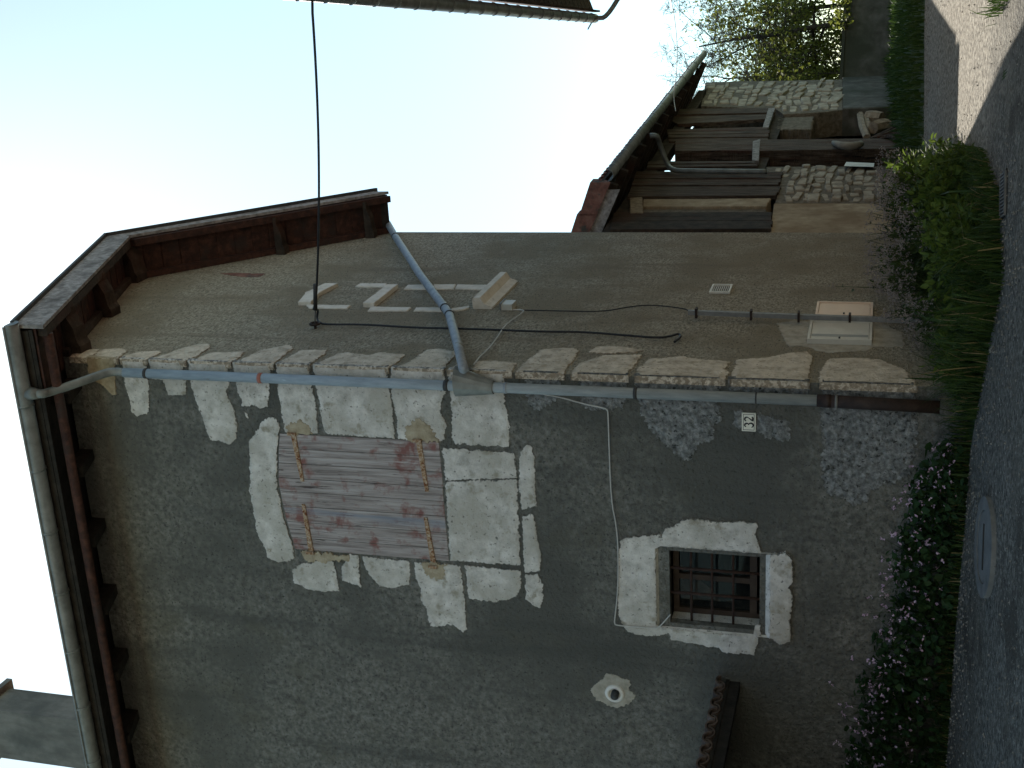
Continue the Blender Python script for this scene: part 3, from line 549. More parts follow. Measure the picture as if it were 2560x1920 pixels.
# diagonal pipe from the rear gutter across the gable wall
ddp = thing('downpipe', tuple(PB.at(2.5, 5.0, .1)), 'slanting grey zinc pipe crossing the brown gable wall to the corner funnel', 'downpipe')
dpx = Zv([(2035, 372), (2090, 400), (2170, 540)]) + Zw([(1185, 0), (1320, 180), (1400, 285)]) + Zw([(1440, 345), (1510, 600)]) + Z5([(795, 830)])
dp3 = [PB.at(*PB.st(x, y, .09), .09) for x, y in dpx]
obj('pipe', MB().tube([dp3[0], dp3[1]*.7+dp3[0]*.3, dp3[1]*.8+dp3[2]*.2, dp3[2], dp3[3], dp3[4], dp3[5], dp3[6], dp3[7], dp3[8]], .042, 14), MAT['zincpipe'], ddp, True)
for i in (2, 5, 6):
    d = dp3[i+1]-dp3[i]; d /= np.linalg.norm(d); obj('pipe_collar', MB().tube([dp3[i]-d*.015, dp3[i]+d*.015], .047, 14), MAT['strap'], ddp, True)
rg = thing('roof_gutter', tuple(H(2, RE+.08, ZRE)), 'zinc gutter at the rear eave beyond the brown gable wall', 'gutter')
obj('trough', halfgutter(MB(), H(.15, RE+.09, ZRE+.05), H(SL+.3, RE+.09, ZRE+.05)), MAT['zinc'], rg, True)

# ================================================================ things fixed to the house walls
# house number
pq = thing('house_number_plaque', tuple(PA.at(.345, 2.475, 0)), 'small cream enamel plaque with black number 32 beside the downpipe', 'plaque')
p0 = (.268, 2.470); p1 = (.424, 2.580)
obj('plate', block(PA, p0[0], p1[0], p0[1], p1[1], .004, .022), MAT['enamel'], pq)
bm_ = MB(); e = .010; t_ = .004
for a in ((p0[0]+e, p1[0]-e, p0[1]+e, p0[1]+e+t_), (p0[0]+e, p1[0]-e, p1[1]-e-t_, p1[1]-e), (p0[0]+e, p0[0]+e+t_, p0[1]+e, p1[1]-e), (p1[0]-e-t_, p1[0]-e, p0[1]+e, p1[1]-e)): block(PA, *a, .021, .0235, bm_)
obj('border_line', bm_, MAT['black'], pq)
def digit(strokes, w=.0125):
    mm = MB()
    for st in strokes:
        P = [PA.at(p0[0]+(p1[0]-p0[0])*(1-u), p0[1]+(p1[1]-p0[1])*v, .0245) for u, v, *_ in st]
        W_ = [s[2] if len(s) > 2 else w for s in st]; n = len(P); L_ = []; R_ = []
        for i, p in enumerate(P):
            d = P[min(i+1, n-1)]-P[max(0, i-1)]; d /= np.linalg.norm(d); x = np.cross(d, PA.n); L_.append(p+x*W_[i]/2); R_.append(p-x*W_[i]/2)
        mm.prism(L_+R_[::-1], [q_-PA.n*.003 for q_ in L_+R_[::-1]])
    return mm
def arcs(cx, cy, rx, ry, a0, a1, n=12, w0=.006, w1=.014): return [(cx+rx*cos(radians(a0+(a1-a0)*k/n)), cy+ry*sin(radians(a0+(a1-a0)*k/n)), w0+(w1-w0)*abs(sin(pi*k/n))) for k in range(n+1)]
obj('digit_three', digit([arcs(.335, .635, .095, .155, 160, -80), arcs(.335, .345, .115, .17, 85, -165)]), MAT['black'], pq)
obj('digit_two', digit([arcs(.665, .63, .105, .16, 165, -35)+[(.66, .36, .011), (.575, .22, .008)], [(.56, .215, .013), (.70, .205, .016), (.775, .215, .012), (.79, .30, .005)]]), MAT['black'], pq)
# round vent
vs_, vz_ = PA.st(*Z6([(200, 1172)])[0])
vt = thing('vent_pipe', tuple(PA.at(vs_, vz_-.08, 0)), 'round white vent with dark stub pipe on the front wall', 'vent')
def disc(plane, s, z, o0, o1, r, n=28): return MB().tube([plane.at(s, z, o0), plane.at(s, z, o1)], r, n)
mr = MB(); n = 28
for r_, o_ in ((.088, .004), (.088, .016), (.078, .026), (.056, .028), (.052, .0)): mr.v += [tuple(PA.at(vs_+r_*cos(2*pi*k/n), vz_+r_*sin(2*pi*k/n), o_)) for k in range(n)]
for j in range(4):
    for k in range(n): mr.f.append((j*n+k, j*n+(k+1) % n, (j+1)*n+(k+1) % n, (j+1)*n+k))
obj('flange', mr, MAT['white'], vt, True)
obj('throat', disc(PA, vs_, vz_, -.04, .006, .052), MAT['black'], vt, True)
obj('stub', MB().tube([PA.at(vs_-.005, vz_-.005, 0), PA.at(vs_-.01, vz_-.012, .075)], .036, 20), MAT['strap'], vt, True)
# meter boxes, conduit, grille, junction box, cables on the gable wall
def box_thing(name, s0, s1, z0, z1, mat, label, stripe=False, dep=.05):
    t = thing(name, tuple(PB.at((s0+s1)/2, z0, 0)), label, 'meter box')
    f = MB(); w_ = .022
    for a in ((s0, s1, z0, z0+w_), (s0, s1, z1-w_, z1), (s0, s0+w_, z0+w_, z1-w_), (s1-w_, s1, z0+w_, z1-w_)): block(PB, *a, .0, dep, f)
    obj('frame', f, mat, t); obj('door', block(PB, s0+w_+.004, s1-w_-.004, z0+w_+.004, z1-w_-.004, .0, dep-.008), mat, t)
    if stripe: obj('stripe', block(PB, s0+.10, s0+.16, z0+.03, z1-.03, dep-.009, dep-.006), MAT['stripe'], t)
    obj('lock', block(PB, s0+.05, s0+.075, (z0+z1)/2-.008, (z0+z1)/2+.008, dep-.01, dep+.002), MAT['black'], t)
    return t
gA = PB.st(*Z6b([(1090, 615)])[0]); gB = PB.st(*Z6b([(1640, 458)])[0])
box_thing('meter_box', gA[0], gB[0]-.03, 1.60, 2.13, MAT['greybox'], 'grey metal meter box low on the gable wall, left of the conduit', True)
kA = PB.st(*Z6b([(1640, 392)])[0]); kB = PB.st(*Z6b([(1635, 300)])[0])
box_thing('meter_box', kA[0]-.08, kB[0], 1.60, 2.10, MAT['pink'], 'beige meter box half hidden behind the vertical conduit')
cn = thing('cable_conduit', tuple(PB.at(1.7, 1.1, .04)), 'grey vertical metal conduit running down the gable wall over the boxes', 'conduit')
ca = PB.at(*PB.st(*Z6b([(70, 342)])[0], .07), .07); cb = PB.at(*PB.st(*Z6b([(1930, 412)])[0], .07), .07); cc = PB.at(*PB.st(*Z6b([(2110, 418)])[0], .07), .07)
obj('channel', MB().bar(ca, cb, .045, .04, up=tuple(PB.n)), MAT['conduit'], cn); obj('sleeve', MB().tube([cb*.97+cc*.03, cc+(cc-cb)*.8], .026, 10), MAT['concrete'], cn, True)
for k in (.04, .3, .52, .75): c = ca+(cb-ca)*k; obj('clip', MB().bar(c-PB.d*.04, c+PB.d*.03, .02, .09, up=tuple(PB.n)), MAT['castiron'], cn)
g0 = PB.st(*Z6b([(248, 184)])[0]); g1 = PB.st(*Z6b([(430, 138)])[0]); gq = PB.st(*Z6b([(415, 180)])[0])
gr = thing('ventilation_grille', tuple(PB.at((g0[0]+g1[0])/2, gq[1], 0)), 'small white slotted ventilation grille on the gable wall', 'grille')
gs0, gs1, gz1, gz0 = g0[0], g0[0]+.28, g0[1], g0[1]-.20
f = MB()
for a in ((gs0, gs1, gz0, gz0+.018), (gs0, gs1, gz1-.018, gz1), (gs0, gs0+.018, gz0+.018, gz1-.018), (gs1-.018, gs1, gz0+.018, gz1-.018)): block(PB, *a, 0, .02, f)
obj('frame', f, MAT['grille'], gr); obj('back', block(PB, gs0+.018, gs1-.018, gz0+.018, gz1-.018, -.01, .004), MAT['black'], gr)
for k in range(8): z = gz0+.03+k*.0195; obj('slat', block(PB, gs0+.018, gs1-.018, z, z+.006, .006, .016), MAT['grille'], gr)
jb = PB.st(*Zw([(1900, 305)])[0]); jz = PB.st(*Zw([(2010, 300)])[0])
jt = thing('junction_box', tuple(PB.at(jb[0]+.1, jz[1], 0)), 'small grey junction box below the stone window sill', 'junction box')
obj('box', block(PB, jb[0], jb[0]+.15, jb[1]-.115, jb[1], 0, .06), MAT['greybox'], jt); obj('lid', block(PB, jb[0]-.01, jb[0]+.16, jb[1]-.004, jb[1]+.01, 0, .07), MAT['conduit'], jt)
def cable(name, pts, r, mat, label, n=6, clips=None): return obj(name, MB().tube(smooth_path([V(*p) for p in pts], 2), r, n), mat, None, True, label, 'cable')
def onB(pts, o): return [PB.at(*PB.st(x, y, o), o) for x, y in pts]
def onA(pts, o): return [PA.at(*PA.st(x, y, o), o) for x, y in pts]
hook = PB.at(*PB.st(*Zw([(245, 300)])[0], .12), .12)
NEAVE = V(3.06, 9.27, 6.10)
cable('overhead_cable', [hook+V(0, 0, .02)] + [hook+(NEAVE-hook)*k-V(0, 0, 4*.05*k*(1-k)) for k in np.linspace(.04, 1, 14)] + [NEAVE+V(.9, .2, .1)], .011, MAT['cable'], 'black overhead cable stretched across the sky to the gable wall')
cable('wall_cable', [hook, hook-V(0, 0, .03)] + onB(Zw([(255, 380), (290, 428), (400, 432), (700, 432), (1100, 460), (1500, 468), (2000, 485)]) + Z5([(1000, 577), (1300, 590), (1560, 590), (1800, 610), (2050, 630), (2130, 618), (2180, 600), (2195, 622), (2150, 655)]), .03), .011, MAT['cable'], 'thick black cable running down the gable wall with hooked end')
ins = thing('cable_anchor', tuple(hook), 'dark metal cable anchor and eye hook high on the gable wall', 'anchor')
obj('clamp', MB().tube([hook+(NEAVE-hook)/np.linalg.norm(NEAVE-hook)*.30, hook], .02, 10), MAT['strap'], ins, True)
hk = PB.at(*PB.st(*Zw([(240, 425)])[0], .05), .05)
obj('eye', MB().tube([hk+PB.d*.045*cos(a)+V(0, 0, .045)*sin(a) for a in np.linspace(0, 2*pi, 13)], .012, 8, False), MAT['castiron'], ins, True)
obj('wall_pin', MB().tube([hk, hk-PB.n*.07], .014, 8), MAT['castiron'], ins, True); obj('stay', MB().tube([hk, hook], .006, 6), MAT['strap'], ins, True)
cable('thin_cable', onB(Zw([(2110, 305)]) + Z5([(1380, 455), (1690, 462), (1850, 430), (2000, 415), (2212, 440)]) + Z6b([(75, 330)]), .03), .006, MAT['cable'], 'thin black cable from the junction box down to the conduit')
cable('twisted_cable', onB(Zw([(2010, 303), (2090, 300), (2110, 320), (1940, 430), (1860, 560), (1780, 660)]) + Z5([(900, 750), (860, 800)]), .03) , .007, MAT['wcable'], 'thin pale twisted cable slanting from the junction box to the funnel')
cable('white_cable', onA(Z5([(930, 960), (1150, 968), (1400, 1005), (1570, 1055), (1715, 1083), (1723, 1100), (1726, 1180)]) + Z6c([(110, 0), (165, 250), (185, 520), (182, 900), (150, 1180), (145, 1240), (160, 1260), (350, 1275), (565, 1288), (590, 1285), (710, 1150)]), .03), .006, MAT['wcable'], 'thin white cable drooping across the front wall to the barred window')

# ---- tiled porch roof low on the front wall, its eave end toward us
po = thing('porch_roof', tuple(PA.at(3.3, 2.7, .8)), 'small lean-to porch roof with grimy curved clay tiles on the front wall', 'porch roof')
SP = .10; PS = 2.74
def PP(s, o, dz): return PA.at(s, 2.68+SP*(s-PS)+dz, o)
obj('deck', MB().hexa([PP(PS, 0, 0), PP(PS+2.4, 0, 0), PP(PS+2.4, 2.3, 0), PP(PS, 2.3, 0), PP(PS, 0, .03), PP(PS+2.4, 0, .03), PP(PS+2.4, 2.3, .03), PP(PS, 2.3, .03)]), MAT['darkwood'], po)
obj('edge_beam', MB().bar(PP(PS+.05, .0, -.05), PP(PS+.05, 2.3, -.05), .07, .09), MAT['darkwood'], po)
mb = MB(); n = 9; L = PA.d*.5+V(0, 0, SP*.5)
for r_ in (.085, .068):
    for e_ in (0, 1): mb.v += [tuple(PA.n*cos(pi*k/(n-1))*r_+V(0, 0, 1)*sin(pi*k/(n-1))*r_*.85+L*e_) for k in range(n)]
for k in range(n-1): mb.f += [(k, k+1, n+k+1, n+k), (2*n+k, 3*n+k, 3*n+k+1, 2*n+k+1), (k, 2*n+k, 2*n+k+1, k+1), (n+k, n+k+1, 3*n+k+1, 3*n+k)]
tm = bpy.data.meshes.new('porch_tile'); tm.from_pydata(mb.v, [], mb.f); tm.materials.append(MAT['ptile'])
for j in range(5):
    for i in range(13):
        inst(tm, 'roof_tile', PP(PS-.04+j*.42+.015*random.random(), .06+i*.175, .045+.004*random.random()), po, (0, 0, .03*(random.random()-.5)))
        inst(tm, 'channel_tile', PP(PS-.02+j*.42, .147+i*.175, .088), po, (radians(180), 0, 0) if False else (0, 0, 0), (1, 1, -.9))
obj('added_shade_screen_front', block(PA, PS+.12, PS+2.3, .5, 2.66, 2.05, 2.1), MAT['darkwood'], po)  # added out of view, keeps light off the wall under the porch roof
obj('added_shade_screen_side', block(PA, PS+2.25, PS+2.3, .5, 2.8, .02, 2.04), MAT['darkwood'], po)  # second added screen, closes the left side against the light
obj('support_post', MB().bar(PP(PS+1.9, 2.1, -.05), PA.at(PS+1.9, .5, 2.1), .12, .12, up=(0, 1, 0)), MAT['darkwood'], po)

# ================================================================ neighbouring house on the right (its eave hangs into view)
NA = radians(15.28); Nd = V(sin(NA), cos(NA), 0); Nn = V(cos(NA), -sin(NA), 0); N0 = V(5.99, 20, 0)+Nn*.17
nh = thing('neighbour_house', (7.5, 13, .9), 'neighbouring house whose dark red-brown planked eave and gutter hang in at the right', 'house')
def NP(a, o, z): return N0-Nd*a+Nn*o+V(0, 0, z)
obj('wall', MB().hexa([NP(.5, .95, .0), NP(15, .95, -.5), NP(15, 6.5, -.5), NP(.5, 6.5, 0), NP(.5, .95, 6.4), NP(15, .95, 6.4), NP(15, 6.5, 6.4), NP(.5, 6.5, 6.4)]), MAT['nwall'], nh)
nr = obj('roof', MB().hexa([NP(-.1, .03, 6.22), NP(15.3, .03, 6.22), NP(15.3, 4, 7.75), NP(-.1, 4, 7.75), NP(-.1, .03, 6.34), NP(15.3, .03, 6.34), NP(15.3, 4, 7.87), NP(-.1, 4, 7.87)]), MAT['tile'], nh)
obj('rear_slope', MB().hexa([NP(-.1, 4.01, 7.75), NP(15.3, 4.01, 7.75), NP(15.3, 7.5, 6.3), NP(-.1, 7.5, 6.3), NP(-.1, 4.01, 7.87), NP(15.3, 4.01, 7.87), NP(15.3, 7.5, 6.42), NP(-.1, 7.5, 6.42)]), MAT['tile'], nr)
for i in range(58):
    a = i*.265; obj('soffit_plank', MB().hexa([NP(a, .05, 6.19), NP(a+.245, .05, 6.19), NP(a+.245, 1.0, 6.555), NP(a, 1.0, 6.555), NP(a, .05, 6.212), NP(a+.245, .05, 6.212), NP(a+.245, 1.0, 6.577), NP(a, 1.0, 6.577)]), MAT['soffit'], nr)
obj('fascia', MB().hexa([NP(-.08, .02, 6.10), NP(15.3, .02, 6.10), NP(15.3, .05, 6.10), NP(-.08, .05, 6.10), NP(-.08, .02, 6.215), NP(15.3, .02, 6.215), NP(15.3, .05, 6.215), NP(-.08, .05, 6.215)]), MAT['soffit'], nr)
WG = lambda x, y, z: V(x, y, z)
obj('added_shade_building', MB().hexa([WG(-17, -7, -2.5), WG(6, -7, -2.5), WG(6, -14, -2.5), WG(-17, -14, -2.5), WG(-17, -7, 6.6), WG(6, -7, 6.6), WG(6, -14, 6.6), WG(-17, -14, 6.6)]), MAT['nwall'], nh)  # unseen building added behind the camera to cut sky light on the walls
obj('added_shade_roof', MB().prism([WG(-17.5, -6.2, 6.35), WG(-17.5, -10.5, 9.2), WG(-17.5, -14.8, 6.35)], [WG(6.5, -6.2, 6.35), WG(6.5, -10.5, 9.2), WG(6.5, -14.8, 6.35)]), MAT['tile'], nh)  # roof of the added building, blocks more of the sky
ng = thing('roof_gutter', tuple(NP(6, -.08, 6.1)), 'zinc half-round gutter on the neighbouring eave at the right edge', 'gutter')
obj('trough', halfgutter(MB(), NP(-.1, -.075, 6.20), NP(15.2, -.075, 6.20), .075), MAT['zinc'], ng, True)
for k in range(26): obj('bracket', halfgutter(MB(), NP(.2+.55*k, -.075, 6.20), NP(.225+.55*k, -.075, 6.20), .083, 10, .014), MAT['zinc'], ng, True)
ne = NP(0, -.075, 6.1)
obj('spout', MB().tube(smooth_path([ne+V(0, 0, .04), ne-V(0, 0, .12), NP(-.15, .35, 5.72), NP(-.1, .8, 5.35), NP(.1, .9, 5.1), NP(.1, .9, 1.2)]), .04, 10), MAT['zinc'], ng, True)
obj('corner_hook', MB().bar(NP(.15, -.15, 6.2), NP(.1, -.24, 6.27), .06, .02), MAT['zinc'], ng)

# ================================================================ the barn behind
def K(zx, zy, off=0): return PK.st(*Zb([(zx, zy)])[0], off)
bn = thing('old_barn', tuple(PK.at(1, 1.3, -2)), 'old open-fronted barn with rubble walls, grey boards and long gutter behind the house', 'barn')
KT0 = K(1900, 1290)[0]-.3; ZG = .9
e0 = PK.st(1530, 455, .6); e1 = PK.st(1765, 145, .6)
def eave(t): return e0[1]+(e1[1]-e0[1])*(t-e0[0])/(e1[0]-e0[0])
xs = lambda L: [K(a, b) for a, b in L]
def kplate(nm, L, off, back, mat, par, rag=0, **kw): return plate(nm, xs(L), PK, off, back, mat, par, rag=rag, bev=.01, px=False, **kw)
# rubble walls: mortar core plus single stones
def rubble(poly, nm, hh, ww, par, seed):
    core = plate(nm, poly, PK, 0, -.5, MAT['mortar'], par, px=False, bev=.01)
    P = [V(*p) for p in poly]; rnd = random.Random(seed)
    def inside(a, z):
        c = False
        for i in range(len(P)):
            x1, y1 = P[i]; x2, y2 = P[i-1]
            if (y1 > z) != (y2 > z) and a < (x2-x1)*(z-y1)/(y2-y1)+x1: c = not c
        return c
    zmin = min(p[1] for p in P); zmax = max(p[1] for p in P); amin = min(p[0] for p in P); amax = max(p[0] for p in P)
    z = zmin+.04
    while z < zmax:
        h = hh*(.6+.8*rnd.random()); a = amin+rnd.random()*ww*.5
        while a < amax:
            l = ww*(.4+1.2*rnd.random()**1.3)
            if inside(a+l*.15, z+h*.5) and inside(a+l*.85, z+h*.5) and inside(a+l*.5, z+h*.15) and inside(a+l*.5, z+h*.85):
                sc = (l*.48, 1, h*.46*(.75+.5*rnd.random())); c = PK.at(a+l/2, z+h/2+.05*(rnd.random()-.5), -.01-.02*rnd.random())
                inst(rnd.choice(SM), 'stone', c, core, (0, .35*(rnd.random()-.5), -YK+pi/2), (sc[0], .025+.04*rnd.random(), sc[2]))
            a += l+.012
        z += h+.008
    return core
SM = []
for k in range(7):
    mb = MB(); n = 9; rr = random.Random(k+3)
    rad = [(.80+.30*rr.random()) for _ in range(n)]
    for yy, sc_ in ((1, 1.0), (.0, 1.0), (-.8, .93), (-1, .8)):
        for j in range(n):
            an = 2*pi*j/n; c_, s_ = cos(an), sin(an); e_ = .38
            mb.v.append((math.copysign(abs(c_)**e_, c_)*rad[j]*sc_, yy, math.copysign(abs(s_)**e_, s_)*rad[j]*sc_))
    for r_ in range(3):
        for j in range(n): mb.f.append((r_*n+j, r_*n+(j+1) % n, (r_+1)*n+(j+1) % n, (r_+1)*n+j))
    mb.f.append(tuple(3*n+j for j in range(n)))
    me = bpy.data.meshes.new('rubble_stone'); me.from_pydata(mb.v, [], mb.f); me.materials.append(MAT['rubble']); SM.append(me)
def lowz(L): return [(a, min(z, 9)) for a, z in L]
wl = xs([(1175, 855), (2030, 852)]); wl2 = xs([(1250, 1090), (1285, 915)]); 
left_poly = [K(1175, 855), (K(2040, 852)[0], ZG), (K(2090, 1100)[0], ZG), K(1235, 1100), K(1280, 920), K(1180, 905)]
rubble(left_poly, 'rubble_wall', .13, .36, bn, 1)
tR = K(1300, 275)[0]
right_poly = [K(765, 285), K(1000, 278), (tR, K(1400, 268)[1]), K(1690, 266), K(1690, 470), K(1530, 488), K(1290, 500), K(1240, 465), K(735, 445)]
rubble(right_poly, 'rubble_wall', .17, .62, bn, 2)
plate('concrete_base', [K(1690, 262), (K(2005, 250)[0], ZG), (K(2005, 462)[0], ZG), K(1690, 474)], PK, .04, -.5, MAT['oldconcrete'], bn, px=False, bev=.02)
plate('bearing_pier', [K(1245, 500), (K(1245, 500)[0], K(1245, 582)[1]-.62), (K(1245, 582)[0], K(1245, 582)[1]-.62), K(1245, 582)], PK, -.06, -.45, MAT['mortar'], bn, px=False, rag=.03, bev=.02)
plate('plaster_wall', [K(1228, 1102), (K(2090, 1102)[0], ZG), (KT0-.3, ZG), (KT0-.3, K(1215, 1290)[1])], PK, .0, -.5, MAT['plaster'], bn, px=False, bev=.01)
kplate('plaster_post', [(345, 1082), (1205, 1076), (1175, 1130), (345, 1132)], .02, -.25, MAT['plaster'], bn, .01)
kplate('plaster_post_return', [(345, 1134), (1175, 1132), (1175, 1170), (345, 1172)], -.02, -.25, MAT['mortar'], bn, .01)
kplate('post_head', [(258, 1085), (340, 1080), (345, 1185), (258, 1185)], .05, -.2, MAT['log'], bn, .01)
# grey boards
def boards(L0, L1, n, par, mat='barnwood', wig=.02, gap=.03):
    """n upright boards between two edge lines (top point, bottom point) of the photo"""
    (a0, b0), (a1, b1) = L0, L1
    for i in range(n):
        u0 = (i+gap*2+.12*(random.random()-.5))/n; u1 = (i+1-gap*2+.12*(random.random()-.5))/n
        tl = [p*(1-u0)+q_*u0 for p, q_ in zip(a0, a1)]; tr = [p*(1-u1)+q_*u1 for p, q_ in zip(a0, a1)]
        bl = [p*(1-u0)+q_*u0 for p, q_ in zip(b0, b1)]; br = [p*(1-u1)+q_*u1 for p, q_ in zip(b0, b1)]
        j = (random.random()-.5)*26
        P = [K(tl[0], tl[1]), K(bl[0]+j, bl[1]), K(br[0]+j*.6, br[1]), K(tr[0], tr[1])]
        plate('board', P, PK, .03+.03*random.random(), -.01, MAT[mat], par, px=False, bev=.006, rag=.004)
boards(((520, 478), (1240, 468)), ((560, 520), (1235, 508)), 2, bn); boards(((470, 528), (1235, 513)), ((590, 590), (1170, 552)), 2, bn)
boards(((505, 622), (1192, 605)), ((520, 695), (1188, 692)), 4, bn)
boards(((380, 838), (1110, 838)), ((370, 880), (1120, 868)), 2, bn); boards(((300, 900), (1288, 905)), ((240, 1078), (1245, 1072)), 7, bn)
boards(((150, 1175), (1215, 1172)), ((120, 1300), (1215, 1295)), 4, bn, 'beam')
kplate('window_board', [(1190, 480), (1235, 478), (1190, 612), (1150, 612)], .06, -.02, MAT['fascia'], bn, .004)
kplate('window_board', [(1085, 705), (1135, 690), (1125, 835), (1080, 835)], .06, -.02, MAT['fascia'], bn, .004)
def kbeam(nm, p, q_, wd, ht, mat, off=-.1):
    return obj(nm, MB().bar(PK.at(*K(*p), off), PK.at(*K(*q_), off), wd, ht, up=(0, 0, 1) if abs(K(*p)[1]-K(*q_)[1]) < 1 else tuple(PK.n)), mat, bn)
t_, z_ = K(1150, 720); pz = gz(*PK.at(t_, 0)[:2])
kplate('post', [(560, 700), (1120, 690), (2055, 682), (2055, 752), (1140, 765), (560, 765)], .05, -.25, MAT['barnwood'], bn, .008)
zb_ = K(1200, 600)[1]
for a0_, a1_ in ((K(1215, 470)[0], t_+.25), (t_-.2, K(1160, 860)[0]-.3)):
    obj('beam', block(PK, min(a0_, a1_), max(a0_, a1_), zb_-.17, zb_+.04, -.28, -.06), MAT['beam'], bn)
obj('upper_floor', block(PK, KT0, K(1300, 275)[0]-.3, zb_-.02, zb_+.05, -6, -.3), MAT['beam'], bn)
# wall plate, rafters under the eave
obj('wall_plate', MB().bar(PK.at(KT0, eave(KT0)-.02, -.1), PK.at(e1[0]-.6, eave(e1[0])-.02, -.1), .2, .22), MAT['beam'], bn)
for i in range(16):
    t = e0[0]+.25+i*.86; 
    if t < e1[0]: obj('rafter', MB().bar(PK.at(t, eave(t)+.02, .52), PK.at(t, eave(t)+.52, -.6), .1, .12), MAT['beam'], bn)
rl = .6; PIT = .47
def BR(t, o, dz): return PK.at(t, eave(t)+.06+PIT*(.6-o)+dz, o)
br_ = obj('roof', MB().hexa([BR(e0[0], .62, .06), BR(e1[0], .62, .06), BR(e1[0], -3.4, .06), BR(e0[0], -3.4, .06), BR(e0[0], .62, .10), BR(e1[0], .62, .10), BR(e1[0], -3.4, .10), BR(e0[0], -3.4, .10)]), MAT['beam'], bn)
def BR2(t, o, dz): return PK.at(t, eave(t)+.06+PIT*4.0-PIT*(-3.4-o)+dz, o)
obj('rear_slope', MB().hexa([BR2(e0[0], -3.41, .06), BR2(e1[0], -3.41, .06), BR2(e1[0], -7.4, .06), BR2(e0[0], -7.4, .06), BR2(e0[0], -3.41, .2), BR2(e1[0], -3.41, .2), BR2(e1[0], -7.4, .2), BR2(e0[0], -7.4, .2)]), MAT['tile'], br_)
mb = MB(); n = 6; L = -PK.n*.5+V(0, 0, PIT*.5)
for r_ in (.09, .072):
    for e_ in (0, 1): mb.v += [tuple(PK.d*cos(pi*k/(n-1))*r_+V(0, 0, 1)*sin(pi*k/(n-1))*r_*.7+L*e_) for k in range(n)]
for k in range(n-1): mb.f += [(k, k+1, n+k+1, n+k), (2*n+k, 3*n+k, 3*n+k+1, 2*n+k+1), (k, 2*n+k, 2*n+k+1, k+1), (n+k, n+k+1, 3*n+k+1, 3*n+k)]
tk = bpy.data.meshes.new('barn_tile'); tk.from_pydata(mb.v, [], mb.f); tk.materials.append(MAT['tile'])
nt_ = int((e1[0]-e0[0])/.2)
for i in range(nt_):
    for j in range(3): inst(tk, 'roof_tile', BR(e0[0]+.1+i*.2, .64-j*.42, .10+.01*random.random()), br_)
obj('tile_field', MB().hexa([BR(e0[0], -.55, .11), BR(e1[0], -.55, .11), BR(e1[0], -3.4, .11), BR(e0[0], -3.4, .11), BR(e0[0], -.55, .17), BR(e1[0], -.55, .17), BR(e1[0], -3.4, .17), BR(e0[0], -3.4, .17)]), MAT['tile'], br_)
for j in range(9):
    o0 = .62-j*.45; obj('verge_tile', MB().hexa([BR(e0[0]-.10, o0, -.05), BR(e0[0]+.12, o0, .10), BR(e0[0]+.12, o0-.47, .10), BR(e0[0]-.10, o0-.47, -.05), BR(e0[0]-.10, o0, .24), BR(e0[0]+.12, o0, .24), BR(e0[0]+.12, o0-.47, .20), BR(e0[0]-.10, o0-.47, .20)]), MAT['tile'], br_)
obj('verge_board', MB().hexa([BR(e0[0]-.05, .5, -.22), BR(e0[0]-.02, .5, -.22), BR(e0[0]-.02, -3.4, -.22), BR(e0[0]-.05, -3.4, -.22), BR(e0[0]-.05, .5, -.04), BR(e0[0]-.02, .5, -.04), BR(e0[0]-.02, -3.4, -.04), BR(e0[0]-.05, -3.4, -.04)]), MAT['fascia'], br_)
# closing walls
ZE = 5.2
obj('gable_end', MB().prism([PK.at(KT0, ZG, -.3), PK.at(KT0, ZG, -6.8), PK.at(KT0, ZE, -6.8), PK.at(KT0, eave(KT0)+1.8, -3.4), PK.at(KT0, ZE+.2, -.3)], [PK.at(KT0+.2, ZG, -.3), PK.at(KT0+.2, ZG, -6.8), PK.at(KT0+.2, ZE, -6.8), PK.at(KT0+.2, eave(KT0)+1.8, -3.4), PK.at(KT0+.2, ZE+.2, -.3)]), MAT['mortar'], bn)
obj('back_wall', block(PK, KT0, K(1300, 275)[0], ZG, ZE+.2, -6.9, -6.6), MAT['mortar'], bn)
tF = K(1300, 275)[0]
obj('far_gable', MB().prism([PK.at(tF-.5, ZG, -.45), PK.at(tF-.5, ZG, -6.8), PK.at(tF-.5, ZE, -6.8), PK.at(tF-.5, 7.0, -3.4), PK.at(tF-.5, 5.4, -.45)], [PK.at(tF-.1, ZG, -.45), PK.at(tF-.1, ZG, -6.8), PK.at(tF-.1, ZE, -6.8), PK.at(tF-.1, 7.0, -3.4), PK.at(tF-.1, 5.4, -.45)]), MAT['mortar'], bn)
bg_ = thing('roof_gutter', tuple(PK.at(1, 5.2, .68)), 'long grey gutter on the slanting barn eave', 'gutter')
obj('trough', halfgutter(MB(), PK.at(e0[0]+.05, e0[1]+.07, .68), PK.at(e1[0]+.1, e1[1]+.07, .68), .085), MAT['zinc'], bg_, True)
for k in range(14):
    t = e0[0]+.4+k*.95
    if t < e1[0]: obj('bracket', halfgutter(MB(), PK.at(t, eave(t)+.07, .68), PK.at(t+.03, eave(t)+.07, .68), .094, 10, .014), MAT['zinc'], bg_, True)
bd = thing('downpipe', tuple(PK.at(-1.2, 2.9, .1)), 'grey downpipe bending from the barn gutter down the boards', 'downpipe')
pA = PK.at(*PK.st(*Zb([(405, 645)])[0], .66), .66)
obj('pipe', MB().tube(smooth_path([pA+V(0, 0, .03), pA-V(0, 0, .08), PK.at(*PK.st(*Zb([(450, 680)])[0], .55), .55), PK.at(*PK.st(*Zb([(500, 820)])[0], .2), .2), PK.at(*PK.st(*Zb([(535, 882)])[0], .12), .12), PK.at(*PK.st(*Zb([(700, 884)])[0], .12), .12), PK.at(*PK.st(*Zb([(1180, 888)])[0], .12), .12)]), .042, 10), MAT['zinc'], bd, True)
